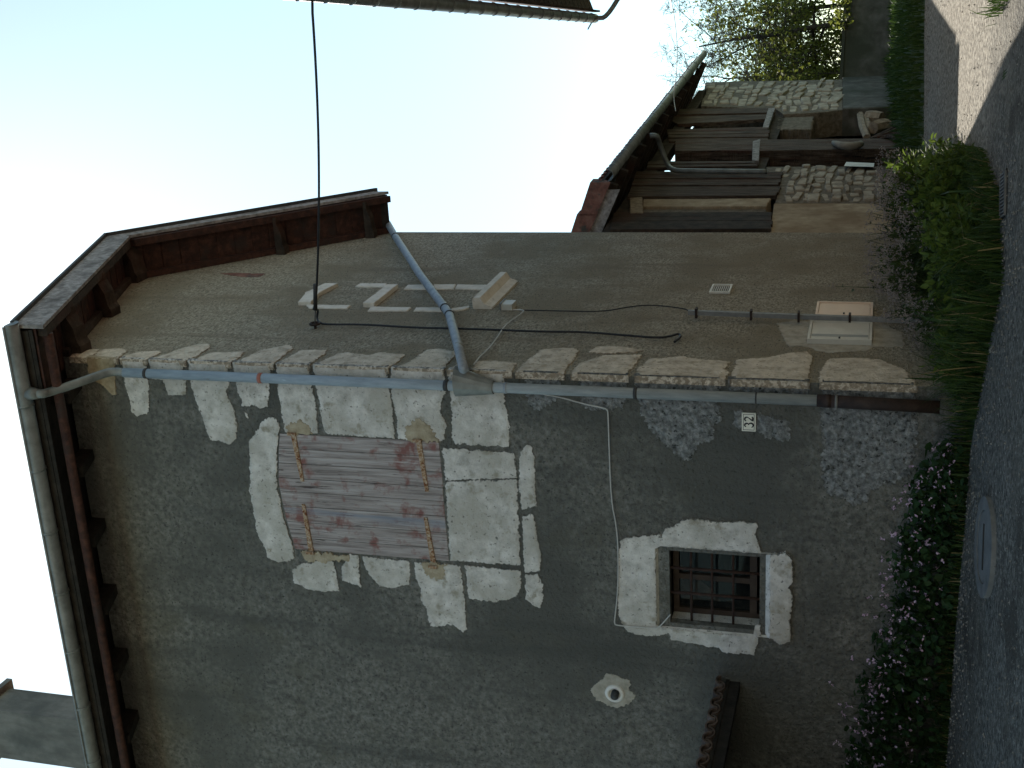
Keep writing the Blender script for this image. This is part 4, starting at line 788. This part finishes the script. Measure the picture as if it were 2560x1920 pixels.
# low concrete wall to the right of the barn
cwp = PK.at(tF, 0, 0)
cw = thing('low_wall', (float(cwp[0]+2), float(cwp[1]), 1.35), 'low dark concrete wall running right from the barn pier', 'wall')
obj('panel', MB().hexa([V(cwp[0]-.2, cwp[1]+.2, ZG), V(cwp[0]+9, cwp[1]+1.2, ZG), V(cwp[0]+9, cwp[1]+1.5, ZG), V(cwp[0]-.2, cwp[1]+.5, ZG), V(cwp[0]-.2, cwp[1]+.2, 2.42), V(cwp[0]+9, cwp[1]+1.2, 2.30), V(cwp[0]+9, cwp[1]+1.5, 2.30), V(cwp[0]-.2, cwp[1]+.5, 2.42)]), MAT['oldconcrete'], cw)
obj('coping', MB().hexa([V(cwp[0]-.2, cwp[1]+.15, 2.423), V(cwp[0]+9, cwp[1]+1.15, 2.303), V(cwp[0]+9, cwp[1]+1.55, 2.303), V(cwp[0]-.2, cwp[1]+.55, 2.423), V(cwp[0]-.2, cwp[1]+.15, 2.49), V(cwp[0]+9, cwp[1]+1.15, 2.37), V(cwp[0]+9, cwp[1]+1.55, 2.37), V(cwp[0]-.2, cwp[1]+.55, 2.49)]), MAT['oldconcrete'], cw)
# things kept in the barn
def KP(zx, zy, off): return PK.at(*PK.st(*Zb([(zx, zy)])[0], off), off)
ld = thing('ladder', tuple(KP(2040, 790, -.6)), 'pale wooden ladder leaning inside the barn beside the post', 'ladder')
a0_, a1_ = KP(1230, 752, -.7), KP(1900, 752, -.5); b0_, b1_ = KP(1230, 785, -.7), KP(1900, 830, -.5)
obj('rail', MB().bar(a0_, a1_, .05, .05, up=tuple(PK.n)), MAT['ladder'], ld); obj('rail', MB().bar(b0_, b1_, .05, .05, up=tuple(PK.n)), MAT['ladder'], ld)
for k in range(9): u = .06+k*.11; obj('rung', MB().tube([a0_*(1-u)+a1_*u, b0_*(1-u)+b1_*u], .018, 8), MAT['ladder'], ld, True)
sk_ = MB().tube([KP(1625, 690, .1), KP(1650, 700, .12), KP(1680, 712, .14), KP(1740, 716, .14), KP(1790, 710, .13), KP(1815, 700, .12)], [.03, .05, .065, .07, .065, .055], 10)
obj('hanging_sack', sk_, MAT['cloth'], None, True, 'pale rolled sack hanging on the barn post', 'sack')
obj('white_board', MB().prism([KP(1715, 822, .08), KP(1905, 830, .08), KP(1900, 856, .08), KP(1700, 850, .08)], [KP(1715, 822, .04), KP(1905, 830, .04), KP(1900, 856, .04), KP(1700, 850, .04)]), MAT['white'], None, False, 'white board leaning against the rubble wall end in the barn', 'board')
def logthing(p, q_, off, r, label):
    obj('split_log', MB().tube([KP(*p, off), (KP(*p, off)+KP(*q_, off))/2+V(0, 0, .02), KP(*q_, off)], [r, r*1.1, r*.95], 7), MAT['log'], None, False, label, 'log')
logthing((1860, 520), (1955, 530), -.1, .13, 'pale split log lying uppermost on the barn wood pile')
logthing((1895, 590), (1995, 570), -.05, .12, 'pale split log second from top of the barn wood pile')
logthing((1810, 500), (1855, 660), -.1, .07, 'dark narrow log propped upright in the barn wood pile')
logthing((1850, 545), (1880, 620), -.15, .08, 'reddish short log behind the pale logs in the barn')
for k in range(6):
    p = KP(1880+k*22, 668-k*4, .02*k); q_ = KP(2040+k*10, 590+k*12, .1+.02*k)
    obj('stick', MB().bar(p, q_, .05, .035), MAT['barnwood'], None, False, 'thin grey stick in the bundle leaning at the barn opening', 'stick', 'sticks leaning in the barn')
obj('wood_heap', MB().tube([KP(1960, 600, -1.0)-V(0, 0, .5), KP(1960, 600, -1.0), KP(1960, 600, -1.0)+V(0, 0, .35)], [.9, .7, .25], 9), MAT['dark'], None, False, 'dark heap of earth and rubbish inside the barn', 'heap')
cable('blue_rope', [KP(560, 690, -.05), KP(700, 750, -.1), KP(840, 775, -.1), KP(990, 790, -.1)], .012, MAT['rope'], 'blue rope hanging across the upper barn opening')
cable('far_wire', [KP(565, 480, .6), KP(548, 380, .7)] + [KP(548, 380, .7)*(1-k)+V(6.55, 20.3, 5.0)*k-V(0, 0, .1*4*k*(1-k)) for k in (.25, .5, .75, 1)], .007, MAT['wcable'], 'thin pale wire crossing from the barn eave to the right')

# ================================================================ things on the road
def ground_at(x, y):
    q_ = ray(x, y); k_ = 6.0
    for _ in range(40):
        p = CAM+q_*k_; k_ += (p[2]-gz(p[0], p[1])-.006)/(-q_[2])*.5
    return CAM+q_*k_
mx, my = [float(v) for v in ground_at(2470, 1368)[:2]]; mz = gz(mx, my)+.004
def slope_at(x, y): return (gz(x, y+.3)-gz(x, y-.3))/.6
def onroad(x, y, dz=0): return V(x, y, gz(x, y)+.004+.012*mn.noise(Vector((x*.8, y*.8, 2)))+dz)
mh = thing('manhole_cover', tuple(onroad(mx, my)), 'round pale concrete manhole cover with a slot in the asphalt', 'manhole cover')
def mdisc(r0, r1, z0, z1, n=40):
    m = MB(); sl_ = slope_at(mx, my)
    for r_, z_ in ((r0, z0), (r0, z1), (r1, z1), (r1, z0)):
        for k in range(n):
            x = r_*cos(2*pi*k/n); y = r_*sin(2*pi*k/n); m.v.append((mx+x, my+y, mz+y*sl_+z_))
    for j in range(4):
        for k in range(n): m.f.append((j*n+k, j*n+(k+1) % n, ((j+1) % 4)*n+(k+1) % n, ((j+1) % 4)*n+k))
    return m
obj('ring', mdisc(.33, .24, -.05, .035), MAT['manhole'], mh); obj('lid', mdisc(.232, .001, -.05, .03), MAT['manhole'], mh)
obj('slot', MB().hexa([V(mx-.15, my-.016, mz+.0), V(mx+.15, my-.016, mz), V(mx+.15, my+.016, mz), V(mx-.15, my+.016, mz), V(mx-.15, my-.016, mz+.0335), V(mx+.15, my-.016, mz+.0335), V(mx+.15, my+.016, mz+.0335+.032*slope_at(mx, my)), V(mx-.15, my+.016, mz+.0335+.032*slope_at(mx, my))]), MAT['dark'], mh)
gx, gy = [float(v) for v in ground_at(2511, 487)[:2]]
dg = thing('drain_grate', tuple(onroad(gx, gy)), 'narrow grey slotted drain grate at the road edge by the weeds', 'drain grate')
obj('bed', MB().bar(onroad(gx-.145, gy-.028, .002), onroad(gx+.145, gy+.028, .002), .17, .01), MAT['black'], dg)
for k in range(13):
    x = gx-.138+.023*k; obj('bar', MB().bar(onroad(x, gy-.075+(x-gx)*.19, .014), onroad(x, gy+.075+(x-gx)*.19, .014), .010, .012), MAT['greygrate'], dg)
for sgn in (-1, 1): obj('edge', MB().bar(onroad(gx-.145, gy-.028+sgn*.08, .014), onroad(gx+.145, gy+.028+sgn*.08, .014), .014, .014), MAT['greygrate'], dg)

# ================================================================ plants
def rnd3(r): v = r.normal(size=3); return v/np.linalg.norm(v)
def leaf(m, p, d, up, L, W_):
    d = d/np.linalg.norm(d); x = np.cross(d, up); x /= (np.linalg.norm(x)+1e-9); n = np.cross(x, d)
    m.add([p, p+d*L*.35+x*W_*.5+n*L*.06, p+d*L*.75+x*W_*.33, p+d*L-n*L*.12, p+d*L*.75-x*W_*.33, p+d*L*.35-x*W_*.5+n*L*.06, p+d*L*.5-n*L*.03], [(0, 1, 6), (1, 2, 6), (2, 3, 6), (3, 4, 6), (4, 5, 6), (5, 0, 6)])
def blade(m, p, d, L, W_, bend):
    x = V(d[1], -d[0], 0); nn = np.linalg.norm(x); x = x/nn if nn > 1e-6 else V(1, 0, 0)
    a = V(0, 0, 1)*.9+d*.35; p1 = p+a*L*.5; p2 = p1+(V(0, 0, 1)*(.8-bend)+d*(.3+bend))*L*.5
    m.add([p-x*W_/2, p+x*W_/2, p1+x*W_*.4, p1-x*W_*.4, p2], [(0, 1, 2, 3), (3, 2, 4)])
FB = [(.45, .24), (.72, .36), (1.0, .46), (1.5, .58), (2.0, .70), (2.5, .80), (3.0, .78), (3.6, .74), (4.4, .8)]
def plant(s, o, ht, wd, nl, nf, label, r):
    b = PA.at(s, 0, o); b[2] = gz(b[0], b[1])
    t = thing('flowering_plant', tuple(b), label, 'plant', 'pink flowering plants along the front wall')
    st_, lf, fl = MB(), MB(), MB()
    for k in range(9):
        an = r.uniform(0, 2*pi); rr = r.uniform(.1, wd); h = ht*r.uniform(.6, 1.05)
        tip = b+PA.d*cos(an)*rr+PA.n*(abs(sin(an))*rr*.55)+V(0, 0, h); mid = (b+tip)/2+V(0, 0, h*.15)
        st_.tube([b, mid, tip], [.006, .005, .002], 4)
        if r.random() < .4:
            tip2 = tip+PA.d*r.uniform(-.1, .1)+V(0, 0, r.uniform(.05, .16)); st_.tube([tip, tip2], [.003, .0015], 3)
            for _ in range(2): fl_add(fl, tip2+rnd3(r)*.015, r)
    for k in range(nl):
        u = r.random()**.75; an = r.uniform(0, 2*pi); rr = wd*math.sqrt(r.random())*(1-.35*u)
        p = b+rnd3(r)*.03+PA.d*cos(an)*rr+PA.n*(sin(an)*rr*.62+.06+.10*(1-u))+V(0, 0, ht*u*(1-.25*(rr/wd)**2)+.02)
        if (p-PA.P) @ PA.n < .02: p = p+PA.n*(.03-(p-PA.P) @ PA.n)
        d = rnd3(r)*.8+PA.n*.55-V(0, 0, .35); L = r.uniform(.03, .085)
        leaf(lf, p, d, V(0, 0, 1)+rnd3(r)*.5, L, L*.8)
    for k in range(nf):
        u = .25+.8*r.random()**.7; an = r.uniform(-.3, pi+.3); rr = wd*r.uniform(.5, 1.0)*(1-.3*u)
        fl_add(fl, b+PA.d*cos(an)*rr+PA.n*(sin(an)*rr*.7+.14)+V(0, 0, ht*u), r)
    obj('stems', st_, MAT['weed'], t, kind='stuff'); obj('foliage', lf, MAT['leaf'], t, kind='stuff'); obj('flowers', fl, MAT['flower'], t, kind='stuff')
def fl_add(m, p, r):
    for _ in range(4):
        d = rnd3(r)+PA.n*.5+V(0, 0, .2); leaf(m, p+rnd3(r)*.006, d, rnd3(r), r.uniform(.013, .026), r.uniform(.010, .017))
r = np.random.default_rng(5)
for i in range(17):
    s = .50+i*.23+r.uniform(-.05, .05); o = .10+.16*r.random(); ht = float(np.interp(s, *zip(*FB)))*r.uniform(.70, 1.12)
    plant(s, o, ht, .28, 230, 18, 'leafy dark green plant with small pink flowers growing along the front wall', r)
# grass bank at the corner and the gable wall
gm_, dm_ = MB(), MB()
def bank_pt(r):
    while True:
        t = r.uniform(-1.4, 4.6); o = r.uniform(.02, 2.1); p = PB.at(t, 0, o)
        if o > 2.1-.25*max(t-1.2, 0): continue
        if p[1] < float(np.interp(p[0], RX, RY))-.12: continue
        if (p-PA.P) @ PA.n > .0 and (p-PA.P) @ PA.d > .7: continue
        if t < 0 and (p-PA.P) @ PA.n < .03: continue
        return p, t, o
for k in range(15000):
    p, t, o = bank_pt(r); p[2] = gz(p[0], p[1])-.01; an = r.uniform(0, 2*pi)
    L = r.uniform(.14, .42)*(1.1-.2*min(o, 2)); mm = dm_ if r.random() < .06 else gm_
    blade(mm, p, V(cos(an), sin(an), 0)*r.uniform(.3, 1.3), L*(.6+.8*abs(mn.noise(Vector((p[0]*2.5, p[1]*2.5, 1))))*2), r.uniform(.005, .011), r.uniform(.1, .8))
for k in range(60):
    p, t, o = bank_pt(r); p[2] = gz(p[0], p[1]); an = r.uniform(0, 2*pi); blade(gm_, p, V(cos(an), sin(an), 0), r.uniform(.5, .85), .016, r.uniform(.3, .8))
for k in range(2600):
    s_ = r.uniform(-.1, 4.6); o_ = r.uniform(.02, .50); p = PA.at(s_, 0, o_); p[2] = gz(p[0], p[1])-.005; an = r.uniform(0, 2*pi)
    blade(dm_ if r.random() < .12 else gm_, p, V(cos(an), sin(an), 0)*r.uniform(.3, 1.2), r.uniform(.05, .22)*(1.5 if s_ < .9 else 1), r.uniform(.005, .010), r.uniform(.1, .8))
gp_ = ground_at(2530, 12)
for k in range(1300):
    p = V(gp_[0]+.05+abs(r.normal())*.5, gp_[1]-.1+r.normal()*.35, 0); p[2] = gz(p[0], p[1])-.005; an = r.uniform(0, 2*pi)
    blade(gm_, p, V(cos(an), sin(an), 0)*r.uniform(.3, 1.2), r.uniform(.08, .24), r.uniform(.006, .012), r.uniform(.1, .8))
gstuff = obj('roadside_grass', gm_, MAT['grass'], None, label='long green grass on the bank at the house corner', cat='grass', kind='stuff')
obj('dry_grass', dm_, MAT['dry'], None, label='dry straw coloured grass stalks in the corner bank', cat='grass', kind='stuff')
fg = MB()
for k in range(9000):
    t = r.uniform(-5.5, 13); o = r.uniform(.05, 4.5)**1.0; p = PK.at(t, 0, o)
    if p[1] < float(np.interp(p[0], RX, RY))+.02 or p[0] < 1.9: continue
    p[2] = gz(p[0], p[1])-.02; an = r.uniform(0, 2*pi); blade(fg, p, V(cos(an), sin(an), 0)*r.uniform(.2, .9), r.uniform(.10, .30)*(1.3 if o < .5 else 1), r.uniform(.014, .028), r.uniform(.1, .6))
obj('verge_grass', fg, MAT['grass'], None, label='strip of green grass in front of the barn', cat='grass', kind='stuff')
# flowering weeds along the gable wall
def weed(t, o, ht, wd, nst, label, r, lean=0):
    b = PB.at(t, 0, o); b[2] = gz(b[0], b[1])
    th_ = thing('flowering_weed', tuple(b), label, 'weed', 'weeds with greyish flower heads by the gable wall')
    st_, lf, hd = MB(), MB(), MB()
    for k in range(nst):
        an = r.uniform(0, 2*pi); rr = wd*math.sqrt(r.random()); h = ht*r.uniform(.55, 1.08)
        tip = b+V(cos(an)*rr, sin(an)*rr, h)+PB.n*lean*h*.3
        if (tip-PB.P) @ PB.n < .03: tip = tip+PB.n*(.05-(tip-PB.P) @ PB.n)
        mid = b*.45+tip*.55+V(0, 0, h*.1); st_.tube([b+V(cos(an), sin(an), 0)*rr*.3, mid, tip], [.005, .004, .002], 4)
        for j in range(13):
            u = r.uniform(.1, .95); p = b*(1-u)+tip*u+rnd3(r)*.04; L = r.uniform(.03, .075); leaf(lf, p, rnd3(r)+V(0, 0, .25), V(0, 0, 1)+rnd3(r)*.4, L, L*.5)
        for j in range(10):
            p = tip+V(r.normal()*.028, r.normal()*.028, r.normal()*.02+.01)
            for _ in range(3): leaf(hd, p, rnd3(r)+V(0, 0, .5), rnd3(r), r.uniform(.010, .02), .010)
    obj('stems', st_, MAT['weed'], th_, kind='stuff'); obj('foliage', lf, MAT['weed'], th_, kind='stuff'); obj('flower_heads', hd, MAT['seed'], th_, kind='stuff')
for i, (t, o, ht) in enumerate(((.55, .35, .42), (.95, .40, .55), (1.3, .5, .62), (1.65, .35, .58), (2.0, .55, .66), (2.35, .40, .68), (2.7, .7, .62), (3.05, .5, .66), (3.4, .85, .60), (3.8, .7, .58), (4.25, .85, .55), (1.5, .85, .45), (2.2, 1.0, .52), (2.9, 1.1, .52))):
    weed(t, o, ht, .20, 26, 'bushy weed with greyish flower heads on the bank below the gable wall', r)
weed(2.25, .12, .98, .07, 7, 'tallest stem of pale flower heads standing against the gable wall', r)
def shrub(c, rx, rz, nl, label, r):
    b = V(c[0], c[1], gz(*c)); t = thing('leafy_shrub', tuple(b), label, 'shrub'); st_, lf = MB(), MB()
    for k in range(16):
        d = rnd3(r); d[2] = abs(d[2])+.25; tip = b+V(d[0]*rx*.85, d[1]*rx*.85, min(d[2], 1)*rz*.95); st_.tube([b, (b+tip)/2+V(0, 0, .06), tip], [.008, .006, .002], 4)
    for k in range(nl):
        d = rnd3(r); d[2] = abs(d[2]); rr = r.random()**.35
        lump = .78+.45*mn.noise(Vector((d[0]*2.2+c[0], d[1]*2.2+c[1], d[2]*2.2)))
        p = b+V(d[0]*rx, d[1]*rx, d[2]*rz+.02)*rr*lump+rnd3(r)*.03; L = r.uniform(.035, .085)
        leaf(lf, p, d*.7+rnd3(r)*.8+V(0, 0, -.1), V(0, 0, 1)+rnd3(r)*.6, L, L*.55)
    obj('stems', st_, MAT['weed'], t, kind='stuff'); obj('foliage', lf, MAT['shrub'], t, kind='stuff')
shrub((1.05, 9.25), .50, .46, 1500, 'low rounded green shrub spilling over the road edge by the drain grate', r)
shrub((1.97, 11.8), .44, .60, 1600, 'sunlit yellow-green shrub at the far end of the weed bank', r)
shrub((1.62, 10.25), .46, .52, 1400, 'middle green shrub of the bank between grate and sunlit shrub', r)
shrub((.35, 9.45), .34, .34, 700, 'small dark shrub at the foot of the house corner', r)
pm = MB()
for k in range(2600):
    x = r.uniform(-4, 6); e_ = float(np.interp(x, RX, RY)); y = e_-abs(r.normal())*.5-.02 if r.random() < .6 else r.uniform(6.8, e_)
    p = onroad(x, y, .003); a = r.uniform(.004, .014); q4 = [p+V(a, 0, 0), p+V(-a*.5, a*.8, 0), p+V(-a*.5, -a*.8, 0), p+V(0, 0, a*.9)]
    pm.add(q4, [(0, 1, 3), (1, 2, 3), (2, 0, 3)])
obj('loose_gravel', pm, MAT['gravel'], None, label='loose grit scattered over the asphalt and along its edge', cat='gravel', kind='stuff')
# leafy sprout beside the manhole
sx, sy = -.72, 9.62; m = MB(); sp = onroad(sx, sy)
for k in range(9): leaf(m, sp+V(0, 0, .02+.02*k/3), V(cos(k*2.4), sin(k*2.4), .5), V(0, 0, 1), .09, .05)
obj('road_sprout', m, MAT['weed'], None, label='small leafy sprout growing from the asphalt beside the manhole', cat='weed')

# ---- trees beyond the barn
def tree(base, ht, label, seed, leafy, lean=(0, 0)):
    rr = np.random.default_rng(seed); t = thing('bare_tree', tuple(base), label, 'tree', None); wd, tw, lf = MB(), MB(), MB()
    def br(p, d, L, rad, lev):
        n = 5 if lev == 0 else 4; path = [p]; rads = [rad]; q_ = p.copy(); dd = d.copy()
        for i in range(n):
            dd = dd+rnd3(rr)*(.10 if lev == 0 else .28)+V(0, 0, .06 if lev < 2 else -.05); dd /= np.linalg.norm(dd)
            q_ = q_+dd*L/n; path.append(q_.copy()); rads.append(rad*(1-(i+1)/n*.8))
        (wd if lev < 2 else tw).tube(path, rads, 6 if lev < 2 else 3, False)
        if lev < 4:
            k = (12, 8, 7, 6)[lev]
            for _ in range(k):
                u = rr.uniform(.25 if lev == 0 else .15, 1); i = min(int(u*n), n-1); pp = path[i]*(1-(u*n-i))+path[i+1]*(u*n-i)
                dn_ = rnd3(rr)*.95+dd*.55+V(0, 0, .15); dn_ /= np.linalg.norm(dn_); br(pp, dn_, L*(.5, .55, .5, .45)[lev]*rr.uniform(.6, 1.1), max(rads[i]*.5, .006), lev+1)
        if lev >= 3:
            hz_ = (path[-1][2]-base[2])/ht
            if rr.random() < leafy*max(.0, 1.3-1.5*hz_):
                for _ in range(2): leaf(lf, path[-1]+rnd3(rr)*.12, rnd3(rr)-V(0, 0, .3), V(0, 0, 1)+rnd3(rr)*.5, rr.uniform(.07, .13), rr.uniform(.05, .09))
    br(V(*base), V(lean[0], lean[1], 1), ht*.8, ht*.016, 0)
    obj('trunk', wd, MAT['bark'], t, True); obj('twigs', tw, MAT['bark'], t, kind='stuff')
    if lf.v: obj('leaves', lf, MAT['treeleaf'], t, kind='stuff')
tree((9.75, 33.5, 1.4), 6.4, 'bare tree with dark upright trunk at the far right', 1, .9, (.0, 0))
tree((8.7, 34.5, 1.4), 5.2, 'twiggy tree in yellow-green leaf close behind the barn pier', 2, 1.0, (.02, 0))
tree((9.3, 36.5, 1.4), 5.8, 'smaller bare tree half hidden between the two others', 3, .9, (-.05, 0))
tree((8.1, 33.2, 1.4), 4.2, 'low leafy tree just above the end of the barn pier', 4, 1.3, (.0, 0))
tree((10.8, 35.0, 1.4), 5.4, 'bare tree at the extreme right cut by the picture edge', 6, .9, (-.08, 0))
def bush(c, rx, rz, nl, label, seed):
    rr = np.random.default_rng(seed); b = V(*c); t = thing('garden_bush', tuple(b), label, 'bush'); lf, st_ = MB(), MB()
    for k in range(14):
        d = rnd3(rr); tip = b+V(d[0]*rx, d[1]*rx*.7, (abs(d[2])+.3)*rz*.9); st_.tube([b, (b+tip)/2+V(0, 0, .15), tip], [.03, .02, .006], 4)
    for k in range(nl):
        d = rnd3(rr); d[2] = abs(d[2]); q_ = rr.random()**.4*(.75+.6*mn.noise(Vector((d[0]*2+seed, d[1]*2, d[2]*2)))); p = b+V(d[0]*rx, d[1]*rx*.7, d[2]*rz)*q_+rnd3(rr)*.12
        leaf(lf, p, rnd3(rr)-V(0, 0, .3), V(0, 0, 1)+rnd3(rr)*.6, rr.uniform(.08, .15), rr.uniform(.06, .1))
    obj('stems', st_, MAT['bark'], t, kind='stuff'); obj('foliage', lf, MAT['treeleaf'], t, kind='stuff')
bush((8.1, 32.2, 1.45), 1.0, 1.9, 420, 'yellow-green bush filling the gap behind the barn pier and low wall', 21)
bush((10.0, 32.4, 1.45), 1.2, 1.7, 500, 'yellow-green bush under the bare trees at the far right', 22)
# climber hanging over the low wall
m = MB()
for k in range(700):
    x = cwp[0]+r.uniform(1.2, 5.2); z = r.uniform(1.5, 2.75) if x > cwp[0]+2.6 else r.uniform(2.3, 2.7); leaf(m, V(x, cwp[1]+.18+(x-cwp[0])*.109+r.normal()*.12-.1, z), rnd3(r)-V(0, 0, .4), V(0, 0, 1)+rnd3(r), r.uniform(.07, .13), .08)
wc = thing('wall_climber', (float(cwp[0]+3), float(cwp[1]+.3), 1.4), 'yellow-green climber spilling over the low wall at the far right', 'climber'); obj('foliage', m, MAT['treeleaf'], wc, kind='stuff')
